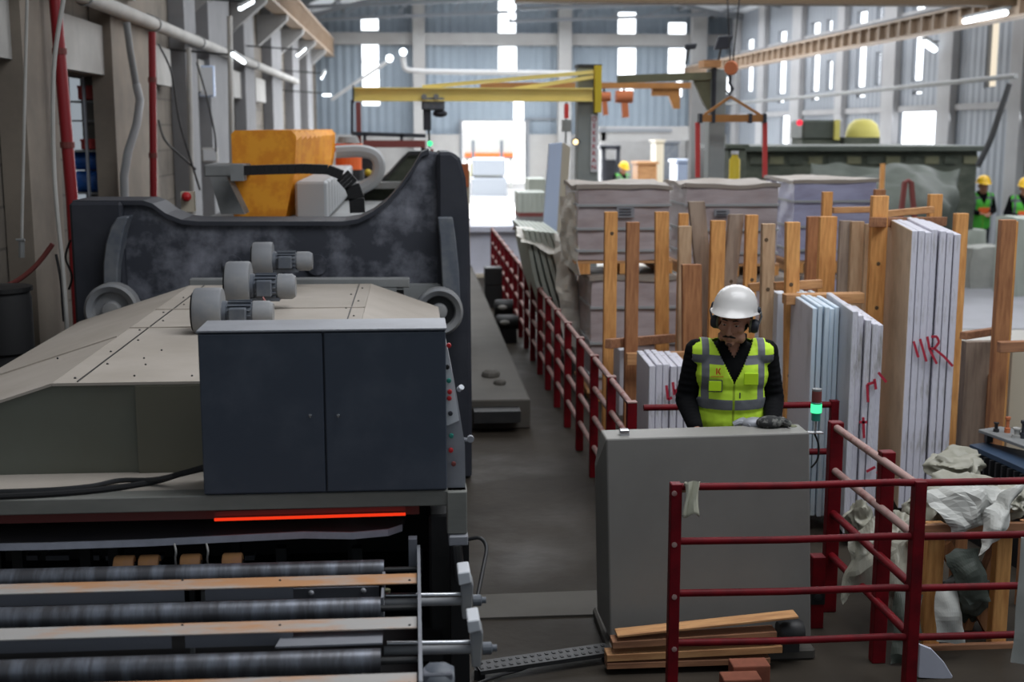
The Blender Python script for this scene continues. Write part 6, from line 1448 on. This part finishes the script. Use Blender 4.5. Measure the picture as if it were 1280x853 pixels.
    mb.ball((0, 0, .90), (.19, .14, .12), 20)
    def cut(c):
        ax = abs(c.x)
        if c.z < .84: return True
        if c.y < .02 and c.z > 1.265 and ax < (c.z - 1.265) * .50: return True
        if (c.x * c.x) / .0085 + ((c.y + .005) ** 2) / .0085 < 1 and c.z > 1.38: return True
        if ax > .172 + max(0, (1.2 - c.z)) * .3 and c.z > 1.14 and -.045 < c.y < .07: return True
        if ax > .215 and c.z > 1.1: return True
        return False
    v = remesh(mb, 'vest', M[vest], P, .0065 if near else .014, 4, cut=cut)
    q = v.modifiers.new('s', 'SOLIDIFY'); q.thickness = .005
    return P, v

wx = at(914, 540, 6.62).x
P1, V1 = make_person(wx, 6.66, R(-7), 'worker in white hard hat and lime vest looking down behind the grey console', (R(9), R(4), R(-20)), vox=.0055)
# vest details: badge pocket, pocket, pen slot, logo
def vbox(x0, x1, z0, z1, y, m, name, d=.006, par=V1):
    mb = MB(); mb.box(x0, x1, y - d, y, z0, z1); return mb.build(name, M[m], par, local=True, bevel=.002)
yv = -.150
def tilt(o, a): o.rotation_euler = (0, 0, a); return o
fr_ = vbox(-.140, -.062, 1.222, 1.288, yv + .006, 'vest_trim', 'badge_pocket'); vbox(-.134, -.068, 1.228, 1.282, yv + .002, 'pocket_lime', 'badge_window', .004)
vbox(.05, .125, 1.262, 1.325, yv + .008, 'pocket_lime', 'chest_pocket', .008)
vbox(.026, .034, 1.19, 1.222, yv - .004, 'vest_trim', 'pen_slot', .004)
mb = MB(); z0, z1, x0 = 1.318, 1.352, -.098
mb.box(x0, x0 + .007, yv - .006, yv - .002, z0, z1); mb.hexa([(x0 + .008, yv - .006, (z0 + z1) / 2 - .004), (x0 + .018, yv - .006, z0), (x0 + .025, yv - .006, z0), (x0 + .013, yv - .006, (z0 + z1) / 2 + .004), (x0 + .008, yv - .002, (z0 + z1) / 2 - .004), (x0 + .018, yv - .002, z0), (x0 + .025, yv - .002, z0), (x0 + .013, yv - .002, (z0 + z1) / 2 + .004)])
mb.hexa([(x0 + .008, yv - .006, (z0 + z1) / 2 - .004), (x0 + .013, yv - .006, (z0 + z1) / 2 - .004), (x0 + .025, yv - .006, z1), (x0 + .018, yv - .006, z1), (x0 + .008, yv - .002, (z0 + z1) / 2 - .004), (x0 + .013, yv - .002, (z0 + z1) / 2 - .004), (x0 + .025, yv - .002, z1), (x0 + .018, yv - .002, z1)])
mb.build('logo_emblem', M['logo_red'], V1, local=True)
mb = MB()
for i in range(9): mb.box(-.124 + i * .0075, -.124 + i * .0075 + .0045, yv - .005, yv - .002, 1.304, 1.309)
mb.build('logo_caption', M['logo_red'], V1, local=True)
# far workers
P2, V2 = make_person(at(1227, 228, 22).x, 22, R(0), 'distant worker in yellow hard hat standing alone by the grey pillar', (R(12), 0, 0), near=False, hat='helmet_yellow', vest='vest_green', arms={s: [(s * .185, .01, 1.415), (s * .26, .03, 1.16), (s * .09, -.2, 1.12)] for s in (-1, 1)})
vbox(-.1, .1, 1.12, 1.22, -.15, 'orange_vest', 'orange_bib', .02, V2)
P3, V3 = make_person(at(1281, 236, 21).x, 21, R(-20), 'distant worker in green vest cut by the picture border', (R(15), 0, 0), near=False, hat='helmet_yellow', vest='vest_green', arms={s: [(s * .185, .01, 1.415), (s * .26, .03, 1.16), (s * .09, -.2, 1.12)] for s in (-1, 1)})
vbox(-.1, .1, 1.12, 1.22, -.15, 'orange_vest', 'orange_bib', .02, V3)
P4, V4 = make_person(at(777, 196, 32).x, 32, R(30), 'tiny distant worker in yellow hat and green vest beside the dark forklift', (R(30), 0, 0), near=False, hat='helmet_yellow', vest='vest_green')

bpy.data.scenes.remove(TMP)
